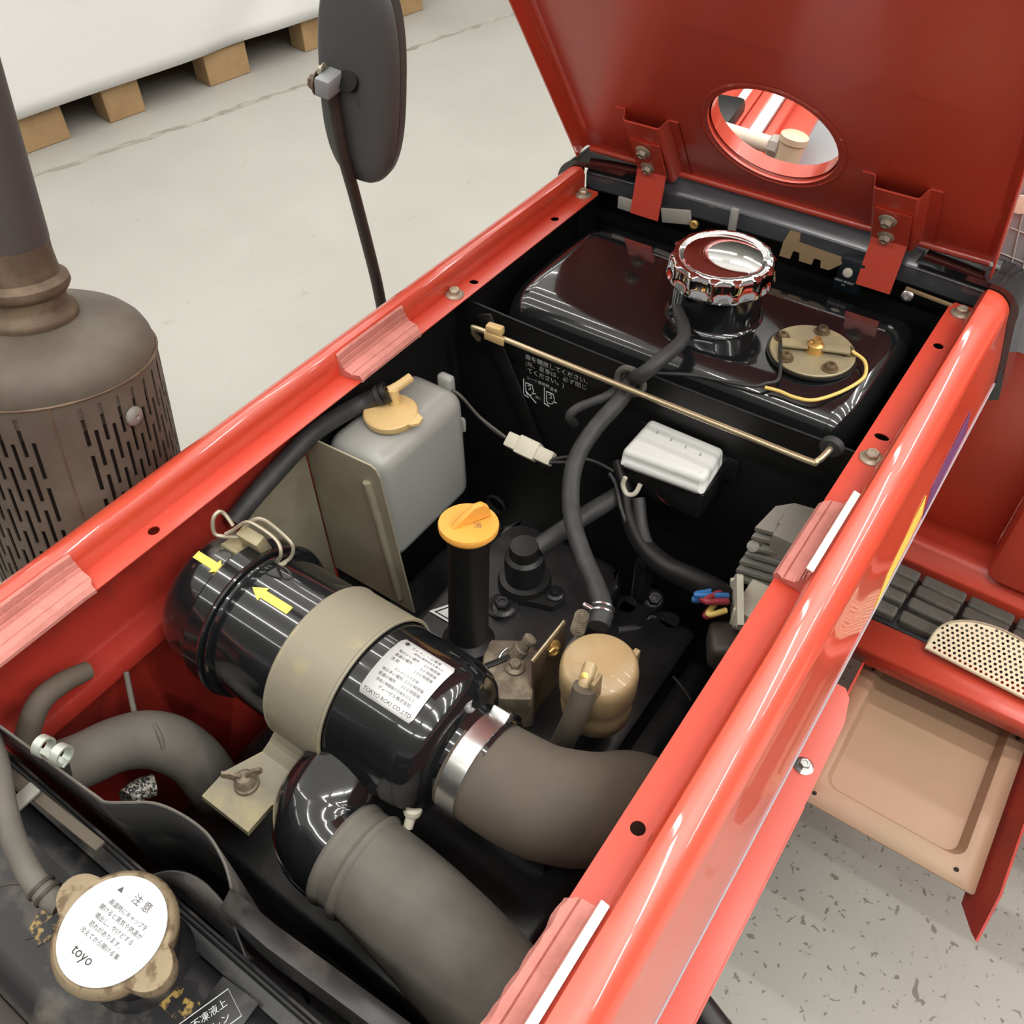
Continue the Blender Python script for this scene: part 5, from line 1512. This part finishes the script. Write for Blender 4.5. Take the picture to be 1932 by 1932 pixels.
# back bar: folded channel
add_sweep_pts = [(0.835, 0.395), (0.835, 0.420), (0.838, 0.4225), (0.890, 0.4225), (0.893, 0.420), (0.893, 0.36)]
A_ = [bm.verts.new((0.262, y, z)) for y, z in add_sweep_pts]; B_ = [bm.verts.new((0.86, y + 0.012, z)) for y, z in add_sweep_pts]
for i in range(len(A_) - 1):
    bm.faces.new((A_[i], A_[i + 1], B_[i + 1], B_[i]))
o = finish('back_bar', bm, M['red_satin'], tr, angle=30)
sd = o.modifiers.new('thick', 'SOLIDIFY'); sd.thickness = 0.0025
bm = bmesh.new()
r_out = [(x, y, 0.362) for x, y in rrect(0.300, 0.623, 0.520, 0.905, 0.004, 4)]
r_in = [(x, y, 0.358) for x, y in rrect(0.322, 0.660, 0.498, 0.900, 0.018, 4)]
r_fl = [(x, y, 0.340) for x, y in rrect(0.328, 0.672, 0.490, 0.899, 0.016, 4)]
vv = [[bm.verts.new(p_) for p_ in r_] for r_ in (r_out, r_in, r_fl)]
K = len(vv[0])
for k in range(2):
    for i in range(K):
        bm.faces.new((vv[k][i], vv[k][(i + 1) % K], vv[k + 1][(i + 1) % K], vv[k + 1][i]))
bm.faces.new(vv[2])
o = finish('recessed_floor', bm, M['beige'], tr, angle=30)
sd = o.modifiers.new('thick', 'SOLIDIFY'); sd.thickness = 0.002
for p_ in ((0.3144, 0.8609, 0.3620), (0.5080, 0.8631, 0.3620), (0.4944, 0.6426, 0.3620), (0.3183, 0.6388, 0.3620)):
    lathe('drain_rivet', [(0.0030, 0.0), (0.0026, 0.001), (0, 0.0012)], (p_[0], p_[1], 0.3615), (0, 0, 1), M['dark'], tr, 10)
bm = bmesh.new()
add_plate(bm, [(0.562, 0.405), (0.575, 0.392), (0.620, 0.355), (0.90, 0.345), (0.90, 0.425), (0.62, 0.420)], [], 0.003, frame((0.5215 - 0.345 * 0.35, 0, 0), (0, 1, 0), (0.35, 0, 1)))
finish('side_wall', bm, M['red_shaded'], tr, smooth=False)  # darker red carries the shade on this wall's inward face
box('near_side_wall', (0.300, 0.765, 0.372), (0.003, 0.27, 0.05), M['red_satin'], tr, None, 0.0008)

# rubber tread blocks behind the bar
td = thing('tread_rubber', 'dark grey rubber with block tread behind the red bar', 'tread', (0.4, 0.95, 0.40))
box('carcass', (0.46, 0.954, 0.398), (0.42, 0.105, 0.03), M['satin'], td, None, 0.004)
bmb = bmesh.new()
add_box(bmb, (0, 0, 0), (0.060, 0.021, 0.020), None, 0.0035, 2)
me_b = bpy.data.meshes.new('tread_block'); bmb.to_mesh(me_b); bmb.free(); me_b.materials.append(M['tyre'])
for c_ in range(6):
    for r_ in range(4):
        xx = 0.283 + c_ * 0.0655 + (r_ - 2) * 0.002
        yy = 0.921 + r_ * 0.0265 - c_ * 0.0012
        zz = 0.419 - 0.004 * ((r_ - 1.5) / 1.5) ** 2
        link('tread_block', me_b, td, (xx, yy, zz), (0, 0, math.radians(-1.0)))

# perforated golden mesh, half oval, standing behind the bar
ms = thing('perforated_mesh', 'golden perforated half oval mesh plate behind the red bar', 'mesh', (0.42, 0.895, 0.425))
o0 = Vector((0.3596, 0.8765, 0.4320)); o1 = Vector((0.5159, 0.8681, 0.4320))
ux = (o1 - o0).normalized(); mlen = (o1 - o0).length
mf = frame(o0, ux, (0.0, 0.86, 0.5))
bm = bmesh.new()
out = [(0.0, 0.0)] + [(mlen * (0.5 - 0.5 * math.cos(math.radians(180 * i / 24))), 0.0105 + 0.058 * math.sin(math.radians(180 * i / 24)) ** 0.75) for i in range(25)] + [(mlen, 0.0)]
def inside(x, y):
    t_ = max(-1, min(1, 1 - 2 * x / mlen))
    hgt = 0.0105 + 0.058 * math.sin(math.acos(t_)) ** 0.75
    return 0.004 < x < mlen - 0.004 and 0.004 < y < hgt - 0.004
hl_ = []
gy = 0.0
row_ = 0
while gy < 0.075:
    gx_ = (row_ % 2) * 0.0034
    while gx_ < mlen:
        if inside(gx_, gy):
            hl_.append(circle(gx_, gy, 0.0021, 0.0021, 6))
        gx_ += 0.0068
    gy += 0.0058
    row_ += 1
add_plate(bm, out, hl_, 0.0012, mf)
finish('sheet', bm, M['mesh'], ms, smooth=False)
bm = bmesh.new()
add_tube(bm, [mf @ Vector((x, y, 0)) for x, y in out], 0.0016, 6, 1, False, closed=True)
finish('rim', bm, M['mesh'], ms)

# red footplate and housing further back
fp = thing('footplate', 'red sheet metal footplate behind the black block tread', 'footplate', (0.5, 1.2, 0.4))
bm = bmesh.new()
prof = [(1.021, 0.35), (1.021, 0.425), (1.023, 0.428), (1.046, 0.436), (1.050, 0.440), (1.060, 0.440), (1.075, 0.446), (1.12, 0.446)]
A_ = [bm.verts.new((0.20, y, z)) for y, z in prof]; B_ = [bm.verts.new((1.1, y - 0.01, z)) for y, z in prof]
for i in range(len(A_) - 1):
    bm.faces.new((A_[i], A_[i + 1], B_[i + 1], B_[i]))
o = finish('front_lip', bm, M['red_satin'], fp, angle=30)
sd = o.modifiers.new('thick', 'SOLIDIFY'); sd.thickness = 0.002
box('floor_sheet', (0.43, 1.66, 0.432), (1.34, 1.17, 0.01), M['red_satin'], fp, None, 0.001)
bm = bmesh.new()
add_plate(bm, [(0.388, 1.050), (0.392, 1.036), (0.404, 1.030), (1.0, 1.022), (1.0, 1.5), (0.388, 1.5)], [], 0.40, Matrix.Translation((0, 0, 0.845)))
box('rear_wall', (0.325, 1.105, 0.615), (0.122, 0.008, 0.345), M['red_satin'], fp, None, 0.001)
o = finish('fender_block', bm, M['red_satin'], fp)
bv = o.modifiers.new('round', 'BEVEL'); bv.width = 0.004; bv.segments = 4; bv.limit_method = 'ANGLE'; bv.angle_limit = math.radians(50)
bm = bmesh.new()
add_plate(bm, [(1.06, 0.43), (2.0, 0.43), (2.0, 0.90), (1.25, 0.90), (1.10, 0.72)], [], 0.01, frame((0.262, 0, 0), (0, 1, 0), (0, 0, 1)))
finish('tunnel_side', bm, M['red_satin'], fp, smooth=False)

# grey plastic console behind the cowl on the right
gc = thing('dash_console', 'grey plastic console behind the right end of the black cowl', 'console', (0.3, 1.06, 0.8))
bm = bmesh.new()
add_plate(bm, [(0.235, 0.86), (0.262, 0.80), (0.330, 0.80), (0.330, 1.00), (0.235, 1.00)], [], 0.10, frame((0, 1.030, 0), (1, 0, 0), (0, 0, 1)))
finish('shell', bm, M['grey_plastic'], gc, smooth=False)
for k in range(3):
    tube('rib', [(0.243 + 0.014 * k, 1.029, 0.995), (0.262 + 0.012 * k, 1.029, 0.88)], 0.0010, M['light_grey'], gc, 6, 1, False)
for k in range(3):
    tube('cross_rib', [(0.243, 1.029, 0.97 - 0.03 * k), (0.275, 1.029, 0.966 - 0.03 * k)], 0.0008, M['light_grey'], gc, 6, 1, False)
lathe('gear_badge', [(0.010, 0), (0.010, 0.002), (0.0, 0.0025)], (0.2437, 1.0260, 0.9688), (0, -1, 0), M['ivory'], gc, 20)

# what shows through the round hole in the bonnet
M['post'] = mat('cream_paint', (0.60, 0.52, 0.36), 0.4, srgb=False)
cp = thing('cream_pipe_joint', 'cream painted pipe joint seen through the round bonnet hole', 'pipe', (-0.08, 1.2, 0.7))
tube('cross_pipe', [(-0.36, 1.205, 0.893), (-0.20, 1.20, 0.884), (-0.085, 1.20, 0.879)], 0.0115, M['ivory'], cp, 18, 2)
lathe('nut', [(0.013, 0), (0.0155, 0.003), (0.0155, 0.014), (0.013, 0.016)], (-0.098, 1.20, 0.880), (1, 0, -0.05), M['light_grey'], cp, 8)
lathe('post', [(0.0175, -0.452), (0.0175, -0.002), (0.0195, 0.0), (0.0195, 0.008), (0.0165, 0.010), (0.0, 0.010)], (-0.0665, 1.20, 0.892), (0.12, 0.1, 1), M['post'], cp, 28)
rp = thing('striped_red_panel', 'red panel with white stripes seen through the bonnet hole', 'panel', (-0.35, 1.6, 0.4))
sv = Vector((-0.2296, 1.5218, 0.8000)) - Vector((-0.2049, 1.3697, 0.8000)); sv.normalize()
sp0 = Vector((-0.2108, 1.4425, 0.8000))
spn = Vector((sv.y, -sv.x, 0))
sr = frame(sp0, sv, spn)
def stripe(nm, off, wd, m_, dz=0.0, ln=0.42):
    return box(nm, sp0 + spn * off * 0.76 + Vector((0, 0, dz)), (ln, wd * 0.76, 0.012), m_, rp, sr.to_3x3(), 0.002)
stripe('sheet', -0.01, 0.24, M['red_satin'], -0.02)
bs_ = sp0 + spn * -0.01
box('base', (bs_.x, bs_.y, 0.606), (0.38, 0.14, 0.338), M['red_satin'], rp, sr.to_3x3(), 0.004)
stripe('stripe', -0.058, 0.022, M['paper'], 0.0)
stripe('ridge', -0.034, 0.022, M['red_satin'], 0.006)
stripe('stripe', 0.012, 0.030, M['paper'], 0.0)
stripe('ridge', -0.010, 0.020, M['red_satin'], 0.006)
stripe('ridge', 0.046, 0.020, M['red_satin'], 0.006)
gp = box('grey_cover', (-0.1624, 1.6964, 0.6800), (0.17, 0.34, 0.02), M['grey_plastic'], None, sr.to_3x3() @ Matrix.Rotation(math.pi / 2, 3, 'Z'), 0.004)
tag(gp, 'smooth grey cover sheet beside the striped panel inside the bonnet hole', 'cover')
bk_ = box('black_switch_panel', (-0.2582, 1.3807, 0.8200), (0.10, 0.07, 0.03), M['satin'], None, sr.to_3x3(), 0.01)
tag(bk_, 'small black panel at the left rim of the bonnet hole', 'panel')

# small black roller at the bottom edge
rl = lathe('black_roller', [(0.0, -0.05), (0.014, -0.048), (0.016, -0.044), (0.016, 0.03), (0.013, 0.033), (0, 0.034)], (0.3236, 0.2995, 0.4600), (0.9, -0.25, -0.25), M['satin'], None, 20)
tag(rl, 'small black roller poking out below the red ledge', 'roller')

# walls of the hall, far outside the frame
M['wall'] = mat('wall_paint', (0.62, 0.60, 0.55), 0.8, srgb=False)
structure(box('wall_back', (1.5, 15.9, 2.2), (24, 0.2, 4.4), M['wall'], None, None, 0))
structure(box('wall_left', (-10.4, 4, 2.2), (0.2, 24, 4.4), M['wall'], None, None, 0))
M['ceil'] = mat('ceiling_white', (0.82, 0.82, 0.80), 0.8, srgb=False)
structure(box('ceiling', (1.5, 4, 4.3), (24, 24, 0.1), M['ceil'], None, None, 0))
